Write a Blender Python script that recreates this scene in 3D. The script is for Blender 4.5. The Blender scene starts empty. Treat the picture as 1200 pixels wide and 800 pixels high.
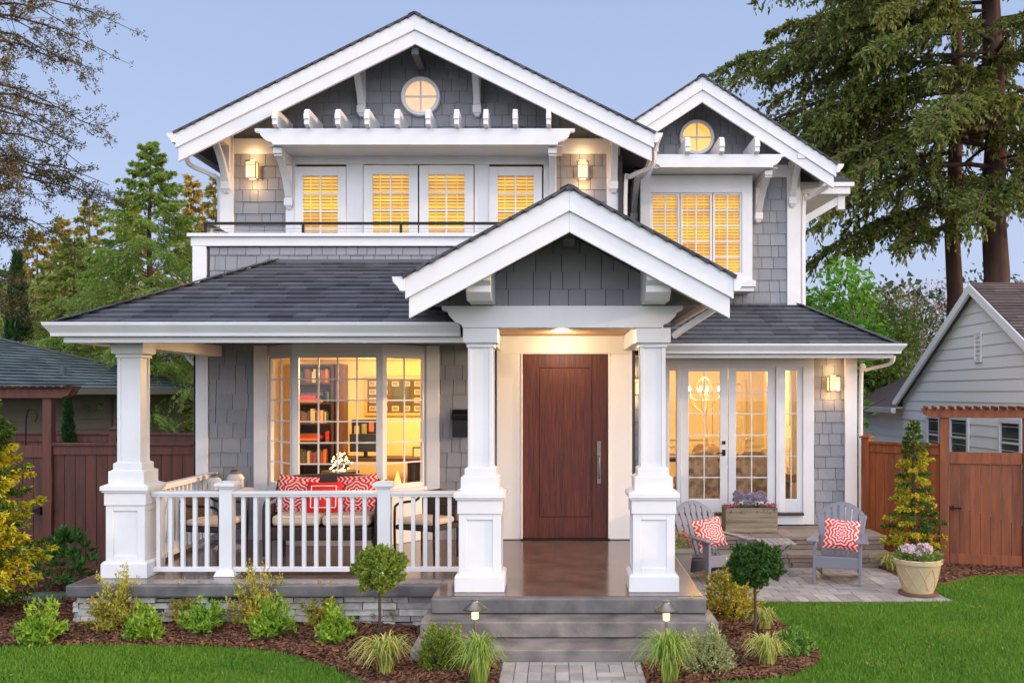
import bpy, math, random
import numpy as np
from mathutils import Vector, Matrix
R = math.radians
sc = bpy.context.scene
COL = sc.collection
# ---------------------------------------------------------------- camera
CZ = 1.94            # eye height above the porch floor (porch floor is z = 0)
cam = bpy.data.cameras.new('camera'); camo = bpy.data.objects.new('camera', cam); COL.objects.link(camo)
camo.location = (0, 0, CZ); camo.rotation_euler = (R(90), 0, 0)
cam.sensor_width = 36; cam.lens = 34.5; cam.shift_x = -55/1200; cam.shift_y = 60/1200
cam.clip_start = .1; cam.clip_end = 3000
sc.camera = camo
# ---------------------------------------------------------------- world and sun
SUN_EL, SUN_ROT = 11.0, 100.0
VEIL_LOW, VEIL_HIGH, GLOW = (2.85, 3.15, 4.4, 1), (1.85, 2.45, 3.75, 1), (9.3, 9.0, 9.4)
w = bpy.data.worlds.new('World'); sc.world = w; w.use_nodes = True
nt = w.node_tree; nt.nodes.clear()
sky = nt.nodes.new('ShaderNodeTexSky'); sky.sky_type = 'NISHITA'; sky.sun_disc = False
sky.sun_elevation = R(SUN_EL); sky.sun_rotation = R(SUN_ROT)
sky.altitude = 0; sky.air_density = 1.0; sky.dust_density = 1.6; sky.ozone_density = 3.0
bg = nt.nodes.new('ShaderNodeBackground'); bg.inputs[1].default_value = .12
wo = nt.nodes.new('ShaderNodeOutputWorld')
# dusk haze veil (even periwinkle) over the clear-sky model, and a broad bright glow added in the unseen sky behind to light the facade
def _n(t_, **k):
    q = nt.nodes.new(t_)
    for a, b in k.items(): setattr(q, a, b)
    return q
_tc = _n('ShaderNodeTexCoord'); _sx = _n('ShaderNodeSeparateXYZ'); nt.links.new(_tc.outputs['Generated'], _sx.inputs[0])
_mr = _n('ShaderNodeMapRange'); _mr.inputs[1].default_value = 0; _mr.inputs[2].default_value = .5; nt.links.new(_sx.outputs[2], _mr.inputs[0])
_veil = _n('ShaderNodeMix', data_type='RGBA'); _veil.inputs['A'].default_value = VEIL_LOW; _veil.inputs['B'].default_value = VEIL_HIGH
nt.links.new(_mr.outputs[0], _veil.inputs['Factor'])
_mx = _n('ShaderNodeMix', data_type='RGBA'); _mx.inputs['Factor'].default_value = .80
nt.links.new(sky.outputs[0], _mx.inputs['A']); nt.links.new(_veil.outputs['Result'], _mx.inputs['B'])
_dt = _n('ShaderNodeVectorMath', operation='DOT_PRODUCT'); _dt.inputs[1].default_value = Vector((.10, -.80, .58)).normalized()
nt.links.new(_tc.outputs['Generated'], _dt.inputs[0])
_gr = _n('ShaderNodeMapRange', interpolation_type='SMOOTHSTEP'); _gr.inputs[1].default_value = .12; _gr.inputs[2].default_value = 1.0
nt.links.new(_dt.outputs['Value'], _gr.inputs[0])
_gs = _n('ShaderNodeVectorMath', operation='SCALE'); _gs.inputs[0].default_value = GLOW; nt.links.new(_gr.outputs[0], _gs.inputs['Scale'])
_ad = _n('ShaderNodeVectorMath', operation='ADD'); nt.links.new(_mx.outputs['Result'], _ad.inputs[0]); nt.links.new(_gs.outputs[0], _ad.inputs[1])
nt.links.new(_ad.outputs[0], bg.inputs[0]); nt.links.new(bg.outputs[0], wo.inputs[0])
sl = bpy.data.lights.new('sun', 'SUN'); sl.energy = 1.5; sl.angle = R(1.5); sl.color = (1, .62, .33)
so = bpy.data.objects.new('sun', sl); COL.objects.link(so)
_e, _a = R(SUN_EL), R(SUN_ROT)
so.rotation_euler = Vector((math.sin(_a)*math.cos(_e), math.cos(_a)*math.cos(_e), math.sin(_e))).to_track_quat('Z', 'Y').to_euler()
vs = sc.view_settings; vs.view_transform = 'Standard'; vs.look = 'None'; vs.gamma = 1; vs.use_curve_mapping = False
vs.exposure = .9
# ---------------------------------------------------------------- helpers
def W(px, py, Y):
    """world point seen at (px, py) of the survey photo at depth Y"""
    return Vector(((px-655)*Y/1150, Y, CZ-(py-460)*Y/1150))

def tag(o, label=None, cat=None, group=None, kind=None):
    if label: o['label'] = label
    if cat: o['category'] = cat
    if group: o['group'] = group
    if kind: o['kind'] = kind
    return o

def empty(name, loc, rz=0, label=None, cat=None, group=None):
    o = bpy.data.objects.new(name, None); COL.objects.link(o)
    o.empty_display_size = .2
    o.location = loc; o.rotation_euler = (0, 0, rz)
    return tag(o, label, cat, group)

def copy_tree(o, parent=None):
    c = o.copy(); COL.objects.link(c); c.parent = parent
    for ch in list(o.children): copy_tree(ch, c)
    return c

def wloc(o):
    v = Vector((0, 0, 0))
    while o is not None:
        v += Vector(o.location); o = o.parent
    return v

class MB:
    def __init__(s): s.v = []; s.f = []; s.m = []; s.c = []; s.M = None
    def add(s, vs_, fs, mat=0, rnd=None):
        n = len(s.v)
        if s.M is not None: vs_ = [s.M @ Vector(p) for p in vs_]
        s.v.extend([tuple(p) for p in vs_])
        r = random.random() if rnd is None else rnd
        for f in fs: s.f.append(tuple(i+n for i in f)); s.m.append(mat); s.c.append(r)
        return s
    def box(s, x0, y0, z0, x1, y1, z1, mat=0, rnd=None):
        if x1 < x0: x0, x1 = x1, x0
        if y1 < y0: y0, y1 = y1, y0
        if z1 < z0: z0, z1 = z1, z0
        return s.add([(x0,y0,z0),(x1,y0,z0),(x1,y1,z0),(x0,y1,z0),(x0,y0,z1),(x1,y0,z1),(x1,y1,z1),(x0,y1,z1)],
              [(0,3,2,1),(4,5,6,7),(0,1,5,4),(1,2,6,5),(2,3,7,6),(3,0,4,7)], mat, rnd)
    def frustum(s, cx, cy, z0, hx0, hy0, z1, hx1, hy1, mat=0):
        v = [(cx+a*hx0, cy+b*hy0, z0) for a, b in ((-1,-1),(1,-1),(1,1),(-1,1))] + [(cx+a*hx1, cy+b*hy1, z1) for a, b in ((-1,-1),(1,-1),(1,1),(-1,1))]
        return s.add(v, [(0,3,2,1),(4,5,6,7),(0,1,5,4),(1,2,6,5),(2,3,7,6),(3,0,4,7)], mat)
    def prism(s, poly, axis, a0, a1, mat=0, rnd=None):
        """poly in the two other axes (in x,y,z order), extruded along axis"""
        def P(p, a):
            if axis == 'x': return (a, p[0], p[1])
            if axis == 'y': return (p[0], a, p[1])
            return (p[0], p[1], a)
        n = len(poly)
        v = [P(p, a0) for p in poly] + [P(p, a1) for p in poly]
        f = [tuple(range(n)), tuple(range(2*n-1, n-1, -1))] + [(i, n+i, n+(i+1) % n, (i+1) % n) for i in range(n)]
        return s.add(v, f, mat, rnd)
    def beam(s, p0, p1, wd, ht, up=(0,0,1), mat=0, rnd=None):
        p0, p1 = Vector(p0), Vector(p1); d = (p1-p0).normalized(); u = Vector(up)
        x = d.cross(u)
        if x.length < 1e-4: x = d.cross(Vector((1,0,0)))
        x.normalize(); u = x.cross(d).normalized()
        v = []
        for p in (p0, p1):
            for a, b in ((-1,-1),(1,-1),(1,1),(-1,1)): v.append(p + x*a*wd/2 + u*b*ht/2)
        return s.add(v, [(0,1,2,3),(7,6,5,4),(0,4,5,1),(1,5,6,2),(2,6,7,3),(3,7,4,0)], mat, rnd)
    def tube(s, pts, rad, n=8, mat=0, rnd=None, cap=True):
        pts = [Vector(p) for p in pts]
        if not hasattr(rad, '__len__'): rad = [rad]*len(pts)
        v = []; f = []
        ref = None
        for i, p in enumerate(pts):
            d = (pts[min(i+1, len(pts)-1)] - pts[max(i-1, 0)]).normalized()
            if ref is None:
                ref = Vector((0,0,1)) if abs(d.z) < .9 else Vector((1,0,0))
            x = d.cross(ref).normalized(); y = x.cross(d).normalized(); ref = y
            for k in range(n):
                a = 2*math.pi*k/n
                v.append(p + x*math.cos(a)*rad[i] + y*math.sin(a)*rad[i])
        for i in range(len(pts)-1):
            for k in range(n):
                a = i*n+k; b = i*n+(k+1) % n
                f.append((a, a+n, b+n, b))
        if cap: f.append(tuple(range(n))); f.append(tuple(range(len(v)-1, len(v)-n-1, -1)))
        return s.add(v, f, mat, rnd)
    def lathe(s, prof, c=(0,0,0), n=20, mat=0, rnd=None, axis='z'):
        v = []; f = []
        for r, z in prof:
            for k in range(n):
                a = 2*math.pi*k/n
                if axis == 'z': v.append((c[0]+r*math.cos(a), c[1]+r*math.sin(a), c[2]+z))
                else: v.append((c[0]+r*math.cos(a), c[1]-z, c[2]+r*math.sin(a)))
        for i in range(len(prof)-1):
            for k in range(n):
                a = i*n+k; b = i*n+(k+1) % n
                f.append((a, b, b+n, a+n))
        f.append(tuple(range(n-1, -1, -1))); f.append(tuple(range(len(v)-n, len(v))))
        return s.add(v, f, mat, rnd)
    def build(s, name, mats, parent=None, bevel=0, smooth=False, label=None, local=False, rz=None):
        """vertices are in world coordinates unless local (then in the parent's own frame)"""
        if not isinstance(mats, (list, tuple)): mats = [mats]
        V = np.array(s.v, dtype=np.float64).reshape(-1, 3)
        if len(V): c = (V.min(0)+V.max(0))/2
        else: c = np.zeros(3)
        if parent is None: c[2] = V[:, 2].min() if len(V) else 0
        V = V - c
        me = bpy.data.meshes.new(name); me.from_pydata([tuple(p) for p in V], [], s.f)
        for mm in mats: me.materials.append(mm)
        me.polygons.foreach_set('material_index', s.m)
        at = me.attributes.new('rnd', 'FLOAT', 'FACE'); at.data.foreach_set('value', s.c)
        if smooth: me.polygons.foreach_set('use_smooth', [True]*len(s.f))
        me.update()
        o = bpy.data.objects.new(name, me); COL.objects.link(o)
        c = Vector(c)
        if parent is not None:
            o.parent = parent
            o.location = c if local else c - wloc(parent)
        else: o.location = c
        if bevel:
            b = o.modifiers.new('bevel', 'BEVEL'); b.width = bevel; b.segments = 2; b.limit_method = 'ANGLE'; b.angle_limit = R(40)
        if smooth:
            try: me.set_sharp_from_angle(angle=R(42))
            except Exception: pass
        if label: o['label'] = label
        return o

def clip_poly(poly, rect):
    """clip convex/any rectangle by a convex polygon (CCW)"""
    out = list(rect)
    n = len(poly)
    for i in range(n):
        ax, ay = poly[i]; bx, by = poly[(i+1) % n]
        inp = out; out = []
        if not inp: return out
        def side(p): return (bx-ax)*(p[1]-ay)-(by-ay)*(p[0]-ax)
        for j in range(len(inp)):
            p, q = inp[j], inp[(j+1) % len(inp)]
            sp, sq = side(p), side(q)
            if sp >= 0: out.append(p)
            if (sp >= 0) != (sq >= 0):
                t = sp/(sp-sq); out.append((p[0]+(q[0]-p[0])*t, p[1]+(q[1]-p[1])*t))
    return out

def tiles(mb, O, U, V, poly, rowh, wmin, wmax, t0=.006, t1=.016, gap=.006, seed=1, jit=.003, rowgap=0., mat=0, v0=None, holes=()):
    """courses of separate shingles / boards / stones clipped to a convex polygon given in (u, v)"""
    rng = random.Random(seed)
    O, U, V = Vector(O), Vector(U).normalized(), Vector(V).normalized(); N = U.cross(V).normalized()
    a = sum(poly[i][0]*poly[(i+1) % len(poly)][1]-poly[(i+1) % len(poly)][0]*poly[i][1] for i in range(len(poly)))
    if a < 0: poly = poly[::-1]
    us = [p[0] for p in poly]; vsx = [p[1] for p in poly]
    v = min(vsx) if v0 is None else v0
    while v < max(vsx):
        h = rowh if not isinstance(rowh, tuple) else rng.uniform(*rowh)
        u = min(us) - rng.uniform(0, wmax)
        while u < max(us):
            wd = rng.uniform(wmin, wmax)
            r = clip_poly(poly, [(u+gap/2, v+rowgap/2), (u+wd-gap/2, v+rowgap/2), (u+wd-gap/2, v+h-rowgap/2), (u+gap/2, v+h-rowgap/2)])
            cu, cv = u+wd/2, v+h/2
            skip = any(hx0 < cu < hx1 and hz0 < cv < hz1 for hx0, hz0, hx1, hz1 in holes)
            if len(r) >= 3 and not skip:
                ar = abs(sum(r[i][0]*r[(i+1) % len(r)][1]-r[(i+1) % len(r)][0]*r[i][1] for i in range(len(r))))/2
                if ar > 2e-4:
                    j = rng.uniform(-jit, jit); n = len(r)
                    f_ = [O+U*p[0]+V*p[1]+N*(j+t0+(t1-t0)*(1-(p[1]-v)/h)) for p in r]
                    b_ = [O+U*p[0]+V*p[1]-N*.002 for p in r]
                    mb.add(f_+b_, [tuple(range(n))]+[(i, n+i, n+(i+1) % n, (i+1) % n) for i in range(n)], mat, rng.random())
            u += wd
        v += h

# ---------------------------------------------------------------- materials
MATS = {}
def mat(name, col, rough=.6, var=0., noise=0., nscale=8., bump=0., bscale=60., spec=.5, metal=0., emit=None, es=0., trans=0., col2=None, stretch=None, coat=0., subs=0.):
    if name in MATS: return MATS[name]
    m = bpy.data.materials.new(name); m.use_nodes = True; MATS[name] = m
    t = m.node_tree; n = t.nodes; L = t.links
    b = n['Principled BSDF']; out = n['Material Output']
    b.inputs['Roughness'].default_value = rough; b.inputs['Metallic'].default_value = metal
    b.inputs['Specular IOR Level'].default_value = spec
    if coat: b.inputs['Coat Weight'].default_value = coat; b.inputs['Coat Roughness'].default_value = .15
    tc = n.new('ShaderNodeTexCoord'); mp = n.new('ShaderNodeMapping'); L.new(tc.outputs['Object'], mp.inputs[0])
    if stretch: mp.inputs['Scale'].default_value = stretch
    c = (*col, 1); b.inputs['Base Color'].default_value = c
    last = None
    if var or noise:
        mix = n.new('ShaderNodeMix'); mix.data_type = 'RGBA'
        c2 = col2 if col2 else tuple(x*.45 for x in col)
        mix.inputs['A'].default_value = c; mix.inputs['B'].default_value = (*c2, 1)
        add = n.new('ShaderNodeMath'); add.operation = 'ADD'; add.use_clamp = True
        at = n.new('ShaderNodeAttribute'); at.attribute_name = 'rnd'
        m1 = n.new('ShaderNodeMath'); m1.operation = 'MULTIPLY'; m1.inputs[1].default_value = var
        L.new(at.outputs['Fac'], m1.inputs[0])
        nz = n.new('ShaderNodeTexNoise'); nz.inputs['Scale'].default_value = nscale; nz.inputs['Detail'].default_value = 6
        L.new(mp.outputs[0], nz.inputs[0])
        mr = n.new('ShaderNodeMapRange'); mr.inputs[1].default_value = .35; mr.inputs[2].default_value = .7; mr.inputs[4].default_value = noise
        L.new(nz.outputs['Fac'], mr.inputs[0])
        L.new(m1.outputs[0], add.inputs[0]); L.new(mr.outputs[0], add.inputs[1]); L.new(add.outputs[0], mix.inputs['Factor'])
        L.new(mix.outputs['Result'], b.inputs['Base Color']); last = mix.outputs['Result']
    if bump:
        bn = n.new('ShaderNodeTexNoise'); bn.inputs['Scale'].default_value = bscale; bn.inputs['Detail'].default_value = 5
        L.new(mp.outputs[0], bn.inputs[0])
        bp = n.new('ShaderNodeBump'); bp.inputs['Strength'].default_value = bump; bp.inputs['Distance'].default_value = .01
        L.new(bn.outputs['Fac'], bp.inputs['Height']); L.new(bp.outputs[0], b.inputs['Normal'])
    if emit:
        b.inputs['Emission Color'].default_value = (*emit, 1); b.inputs['Emission Strength'].default_value = es
        if name == 'lit_blind': L.new(last, b.inputs['Emission Color'])
    if trans:
        tr = n.new('ShaderNodeBsdfTranslucent'); ms = n.new('ShaderNodeMixShader'); ms.inputs[0].default_value = trans
        if last: L.new(last, tr.inputs[0])
        else: tr.inputs[0].default_value = c
        L.new(b.outputs[0], ms.inputs[1]); L.new(tr.outputs[0], ms.inputs[2]); L.new(ms.outputs[0], out.inputs[0])
    return m

def glass_mat(name, tint=(1, 1, 1), refl=.022):
    m = bpy.data.materials.new(name); m.use_nodes = True; t = m.node_tree; n = t.nodes; L = t.links; n.clear()
    out = n.new('ShaderNodeOutputMaterial'); tr = n.new('ShaderNodeBsdfTransparent'); tr.inputs[0].default_value = (*tint, 1)
    gl = n.new('ShaderNodeBsdfGlossy'); gl.inputs['Roughness'].default_value = .01
    lw = n.new('ShaderNodeLayerWeight'); pw_ = n.new('ShaderNodeMath'); pw_.operation = 'POWER'; pw_.inputs[1].default_value = 4; L.new(lw.outputs['Facing'], pw_.inputs[0])
    ad = n.new('ShaderNodeMath'); ad.operation = 'MULTIPLY_ADD'; ad.inputs[1].default_value = .6; ad.inputs[2].default_value = refl
    L.new(pw_.outputs[0], ad.inputs[0])
    ms = n.new('ShaderNodeMixShader'); L.new(ad.outputs[0], ms.inputs[0]); L.new(tr.outputs[0], ms.inputs[1]); L.new(gl.outputs[0], ms.inputs[2]); L.new(ms.outputs[0], out.inputs[0])
    MATS[name] = m; return m

def wood_mat(name, c1, c2, scale=6., st=(1, 1, .06), rough=.5, var=.4, bump=.15):
    """long grain along local z"""
    m = bpy.data.materials.new(name); m.use_nodes = True; t = m.node_tree; n = t.nodes; L = t.links
    b = n['Principled BSDF']; b.inputs['Roughness'].default_value = rough
    tc = n.new('ShaderNodeTexCoord'); mp = n.new('ShaderNodeMapping'); mp.inputs['Scale'].default_value = st
    L.new(tc.outputs['Object'], mp.inputs[0])
    at = n.new('ShaderNodeAttribute'); at.attribute_name = 'rnd'
    sh = n.new('ShaderNodeVectorMath'); sh.operation = 'ADD'
    cm = n.new('ShaderNodeCombineXYZ'); mu = n.new('ShaderNodeMath'); mu.operation = 'MULTIPLY'; mu.inputs[1].default_value = 37
    L.new(at.outputs['Fac'], mu.inputs[0]); L.new(mu.outputs[0], cm.inputs[1]); L.new(mp.outputs[0], sh.inputs[0]); L.new(cm.outputs[0], sh.inputs[1])
    nz = n.new('ShaderNodeTexNoise'); nz.inputs['Scale'].default_value = scale*5; nz.inputs['Detail'].default_value = 8; nz.inputs['Roughness'].default_value = .65
    nz.inputs['Distortion'].default_value = .6
    L.new(sh.outputs[0], nz.inputs[0])
    rp = n.new('ShaderNodeMapRange'); rp.inputs[1].default_value = .36; rp.inputs[2].default_value = .66
    L.new(nz.outputs['Fac'], rp.inputs[0])
    ma = n.new('ShaderNodeMath'); ma.operation = 'MULTIPLY_ADD'; ma.inputs[1].default_value = var; ma.inputs[2].default_value = -var/2
    L.new(at.outputs['Fac'], ma.inputs[0])
    ad = n.new('ShaderNodeMath'); ad.operation = 'ADD'; ad.use_clamp = True; L.new(rp.outputs[0], ad.inputs[0]); L.new(ma.outputs[0], ad.inputs[1])
    mx = n.new('ShaderNodeMix'); mx.data_type = 'RGBA'; mx.inputs['A'].default_value = (*c1, 1); mx.inputs['B'].default_value = (*c2, 1)
    L.new(ad.outputs[0], mx.inputs['Factor']); L.new(mx.outputs['Result'], b.inputs['Base Color'])
    bp = n.new('ShaderNodeBump'); bp.inputs['Strength'].default_value = bump; bp.inputs['Distance'].default_value = .01
    L.new(nz.outputs['Fac'], bp.inputs['Height']); L.new(bp.outputs[0], b.inputs['Normal'])
    MATS[name] = m; return m

def damask_mat(name, ca, cb, petals=8, sc_=7.):
    """radial medallion print for the cushions, in the local xz plane"""
    m = bpy.data.materials.new(name); m.use_nodes = True; t = m.node_tree; n = t.nodes; L = t.links
    b = n['Principled BSDF']; b.inputs['Roughness'].default_value = .85
    tc = n.new('ShaderNodeTexCoord'); sp = n.new('ShaderNodeSeparateXYZ'); L.new(tc.outputs['Object'], sp.inputs[0])
    def M(op, a, b_=None, c=None):
        q = n.new('ShaderNodeMath'); q.operation = op
        for i, x in enumerate((a, b_, c)):
            if x is None: continue
            if isinstance(x, (int, float)): q.inputs[i].default_value = x
            else: L.new(x, q.inputs[i])
        return q.outputs[0]
    x, z = sp.outputs[0], sp.outputs[2]
    r = M('SQRT', M('ADD', M('MULTIPLY', x, x), M('MULTIPLY', z, z)))
    a = M('ARCTAN2', z, x)
    pet = M('COSINE', M('MULTIPLY', a, petals))
    w1 = M('SINE', M('ADD', M('MULTIPLY', r, sc_*18), M('MULTIPLY', pet, 1.7)))
    w2 = M('SINE', M('ADD', M('MULTIPLY', M('ABSOLUTE', x), sc_*13), M('MULTIPLY', M('SINE', M('MULTIPLY', z, sc_*9)), 2.)))
    far = M('GREATER_THAN', r, .165)
    val = M('ADD', M('MULTIPLY', w1, M('SUBTRACT', 1, far)), M('MULTIPLY', w2, far))
    fac = M('GREATER_THAN', val, .25)
    mx = n.new('ShaderNodeMix'); mx.data_type = 'RGBA'; mx.inputs['A'].default_value = (*ca, 1); mx.inputs['B'].default_value = (*cb, 1)
    L.new(fac, mx.inputs['Factor']); L.new(mx.outputs['Result'], b.inputs['Base Color'])
    MATS[name] = m; return m

white = mat('white_paint', (.72, .72, .72), .45, noise=.5, nscale=3, col2=(.60, .60, .60), bump=.05, bscale=90)
cream = mat('lit_white_wall', (.78, .74, .66), .6, noise=.1, nscale=2, col2=(.7, .66, .58))  # white entry boards; the warm porch light is put into the cream tone
shing = mat('grey_shingle', (.275, .285, .305), .75, var=.5, noise=.25, nscale=3, col2=(.185, .192, .207), bump=.5, bscale=45, stretch=(1, 1, .25))
under = mat('wall_underlay', (.05, .05, .055), .9)
roofm = mat('roof_shingle', (.095, .102, .118), .9, var=.8, noise=.3, nscale=4, col2=(.034, .037, .046), bump=.6, bscale=220)
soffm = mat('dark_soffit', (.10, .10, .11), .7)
slab = mat('stained_concrete_edge', (.14, .135, .13), .42, noise=.9, nscale=5, col2=(.055, .055, .06), bump=.25, bscale=30)
porchf = mat('stained_concrete_floor', (.19, .115, .08), .16, noise=.9, nscale=3.2, col2=(.075, .05, .042), bump=.04, bscale=25)
stepm = mat('step_concrete', (.225, .20, .18), .5, noise=1, nscale=4, col2=(.085, .078, .075), bump=.25, bscale=40)
ledge = mat('ledge_stone', (.62, .60, .55), .8, var=.8, noise=.5, nscale=9, col2=(.25, .235, .22), bump=1., bscale=25)
blockm = mat('tumbled_block', (.33, .25, .19), .85, var=.8, noise=.4, nscale=9, col2=(.19, .145, .12), bump=1., bscale=30)
paver = mat('paver', (.42, .38, .345), .8, var=.8, noise=.4, nscale=7, col2=(.24, .215, .20), bump=.4, bscale=80)
joint = mat('paver_joint', (.12, .11, .10), .95)
doorw = wood_mat('mahogany_door', (.145, .022, .008), (.016, .004, .003), 15, (1, 1, .03), .5, .15, .25)
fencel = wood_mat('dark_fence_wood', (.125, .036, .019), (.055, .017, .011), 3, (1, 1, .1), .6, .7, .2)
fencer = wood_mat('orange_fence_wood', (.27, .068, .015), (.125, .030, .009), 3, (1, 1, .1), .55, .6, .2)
cedar = wood_mat('cedar_ceiling', (.55, .27, .10), (.36, .15, .05), 4, (.08, 1, 1), .45, .4, .05)
plantw = wood_mat('weathered_planter_wood', (.36, .28, .18), (.17, .13, .085), 4, (.08, 1, 1), .75, .5, .3)
blackm = mat('black_metal', (.012, .012, .013), .35, metal=.6)
bronze = mat('aged_nickel', (.24, .22, .19), .38, metal=.9)
cable = mat('steel_cable', (.45, .46, .48), .3, metal=.9)
glass = glass_mat('window_glass')
lampglass = mat('lantern_glass', (1, .85, .6), .4, emit=(1, .44, .11), es=1.5)
bulbm = mat('bulb', (1, .9, .7), .4, emit=(1, .86, .62), es=30)
warmroom = mat('warm_room_paint', (.80, .63, .34), .8)
blindm = mat('lit_blind', (.74, .48, .035), .5, emit=(1, .52, .02), es=.48, var=.45, noise=.75, nscale=1.6, col2=(.46, .21, .012))  # emission and amber tone paint the room light behind into the slats
# ---------------------------------------------------------------- the house
house = empty('house', (-.3, 13, -.42), 0, 'two-storey grey shingled craftsman house with white trim, gables and a columned front porch', 'house')
def hp(name, mb, m, bevel=.004, label=None, **k): return mb.build(name, m, house, bevel=bevel, label=label, **k)

# --- solid wall cores (dark underlay) and shingle skins
def wall_core(x0, y0, z0, x1, y1, z1, name='wall', m=None):
    return hp(name, MB().box(x0, y0, z0, x1, y1, z1), m or under, 0)
def skin(name, O, U, V, poly, rowh=.19, seed=1, label=None, **k):
    mb = MB(); tiles(mb, O, U, V, poly, rowh, .11, .27, seed=seed, t0=.004, t1=.018, gap=.007, **k)
    return hp(name, mb, shing, 0, label)
X3, Z3 = (1, 0, 0), (0, 0, 1)
def rect(a, b, c, d): return [(a, b), (c, b), (c, d), (a, d)]
# lower storey front wall, plane y = 13
wall_core(-4.8, 13.0, -.42, -4.63, 13.16, 3.9)
wall_core(-4.63, 13.0, -.42, -4.03, 13.16, 2.6)
skin('shingle_wall', (0, 13, 0), X3, Z3, rect(-4.63, .0, -4.03, 2.58), .192, 11)
wall_core(-1.58, 13.0, -.42, -.81, 13.16, 2.72)
skin('shingle_wall', (0, 13, 0), X3, Z3, rect(-1.58, .0, -.81, 2.66), .192, 12)
# side wall to the left, and the house's back and sides (seen from a step aside)
wall_core(-4.8, 13.16, -.42, -4.64, 22, 3.9)
skin('shingle_wall', (-4.8, 22, 0), (0, -1, 0), Z3, rect(0, -.4, 8.9, 3.9), .192, 13)
wall_core(-4.8, 22, -.42, 4.43, 22.15, 5.4)
# corner boards
cb = MB().box(-4.83, 12.97, -.4, -4.64, 13.0, 2.62); cb.box(-4.83, 12.97, -.4, -4.80, 13.15, 2.62)
hp('corner_board', cb, white)
# parapet of the balcony
wall_core(-4.63, 13.0, 2.6, .96, 13.16, 3.9)
skin('parapet_shingles', (0, 13, 3.36), X3, Z3, rect(-4.62, 0, .95, .50), .2, 14)
hp('corner_board', MB().box(-4.84, 12.955, 3.0, -4.66, 13.0, 3.875), white); hp('side_board', MB().box(-4.84, 13.001, 3.0, -4.80, 14, 3.875), white)
mb = MB(); mb.box(-4.86, 12.95, 3.875, .99, 13.2, 3.995); mb.box(-4.90, 12.91, 3.995, 1.0, 13.25, 4.04)
mb.box(-4.86, 13.2, 3.875, -4.68, 14, 3.995); mb.box(-4.90, 13.25, 3.995, -4.64, 14, 4.04)
hp('parapet_cap', mb, white)
hp('balcony_floor', MB().box(-4.68, 13.2, 3.2, .96, 14.0, 3.3), slab, 0)
# balcony rail: black top rail, posts and thin cables
mb = MB(); mb.box(-4.72, 13.02, 4.17, .98, 13.07, 4.205); mb.box(-4.72, 13.07, 4.17, -4.68, 14, 4.205)
rail = hp('balcony_rail', mb, blackm, .003)
for x in (-4.70, -3.40, -2.10, -.60, .95):
    MB().box(x-.017, 13.03, 4.03, x+.017, 13.06, 4.17).build('rail_post', blackm, rail)
for z in (4.075, 4.12): MB().tube([(-4.7, 13.045, z), (.95, 13.045, z)], .0035, 6).build('cable', cable, rail)

# --- upper storey front wall, plane y = 14
UC = -1.96; UH = 2.80
wall_core(-4.76, 14.0, 2.6, .84, 14.16, 5.5)
wall_core(-4.76, 14.16, 2.6, -4.62, 22, 5.5); wall_core(.70, 14.16, 2.6, .84, 22, 5.5)
skin('shingle_wall', (-4.76, 22, 0), (0, -1, 0), Z3, rect(0, 3.9, 8, 5.4), .17, 23)
skin('shingle_wall', (0, 14, 0), X3, Z3, rect(-4.64, 3.3, -3.88, 5.34), .17, 21)
skin('shingle_wall', (0, 14, 0), X3, Z3, rect(-.085, 3.3, .70, 5.34), .17, 22)
hp('corner_board', MB().box(-4.82, 13.95, 3.3, -4.63, 14, 5.6), white); hp('corner_board', MB().box(.68, 13.95, 2.95, .87, 14, 5.6), white)
hp('frieze_board', MB().box(-4.63, 13.96, 5.34, .68, 14.0, 5.555), white)
# gable triangle
MS = .495                                   # main roof slope
MPK = 7.06                                  # peak (top of shingles)
def tri(cx, hw, zb, slope, zpk): return [(cx-hw, zb), (cx+hw, zb), (cx, zpk)]
def gable_wall(cx, Y, zb, slope, ztop, x0, x1, seed, holes=()):
    """shingled triangle under the rakes, from zb up"""
    hw = (ztop-zb)/slope
    poly = [(max(cx-hw, x0), zb), (min(cx+hw, x1), zb)]
    zr = ztop-(x1-cx)*slope; zl = ztop-(cx-x0)*slope
    if zr > zb: poly.append((x1, zr))
    poly.append((cx, ztop))
    if zl > zb: poly.append((x0, zl))
    mb = MB(); mb.prism([(p[0], p[1]) for p in poly], 'y', Y+.16, Y, 0)
    hp('wall', mb, under, 0)
    skin('gable_shingles', (0, Y, 0), X3, Z3, poly, .17, seed)
gable_wall(UC, 14, 5.555, MS, MPK-.08, -4.75, .83, 31)

def rake(parent, cx, y0, y1, zpk, slope, hw, b1=.2, b2=.17, name='rake_board'):
    """two-tier white barge boards on both slopes, apex at zpk"""
    mb = MB()
    for sgn in (-1, 1):
        a = lambda u, d: (cx+sgn*u, zpk-u*slope-d)
        e = .02
        p = [a(0, .035), a(hw, .035), a(hw, .035+b1), a(0, .035+b1)]
        q = [a(0, .035+b1), a(hw-.03, .035+b1), a(hw-.03, .035+b1+b2+.02), a(0, .035+b1+b2+.02)]
        if sgn > 0: p = p[::-1]; q = q[::-1]
        mb.prism(p, 'y', y0, y0+.05); mb.prism(q, 'y', y0+.028, y0+.075)
    return mb.build(name, white, parent, bevel=.004)

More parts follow.
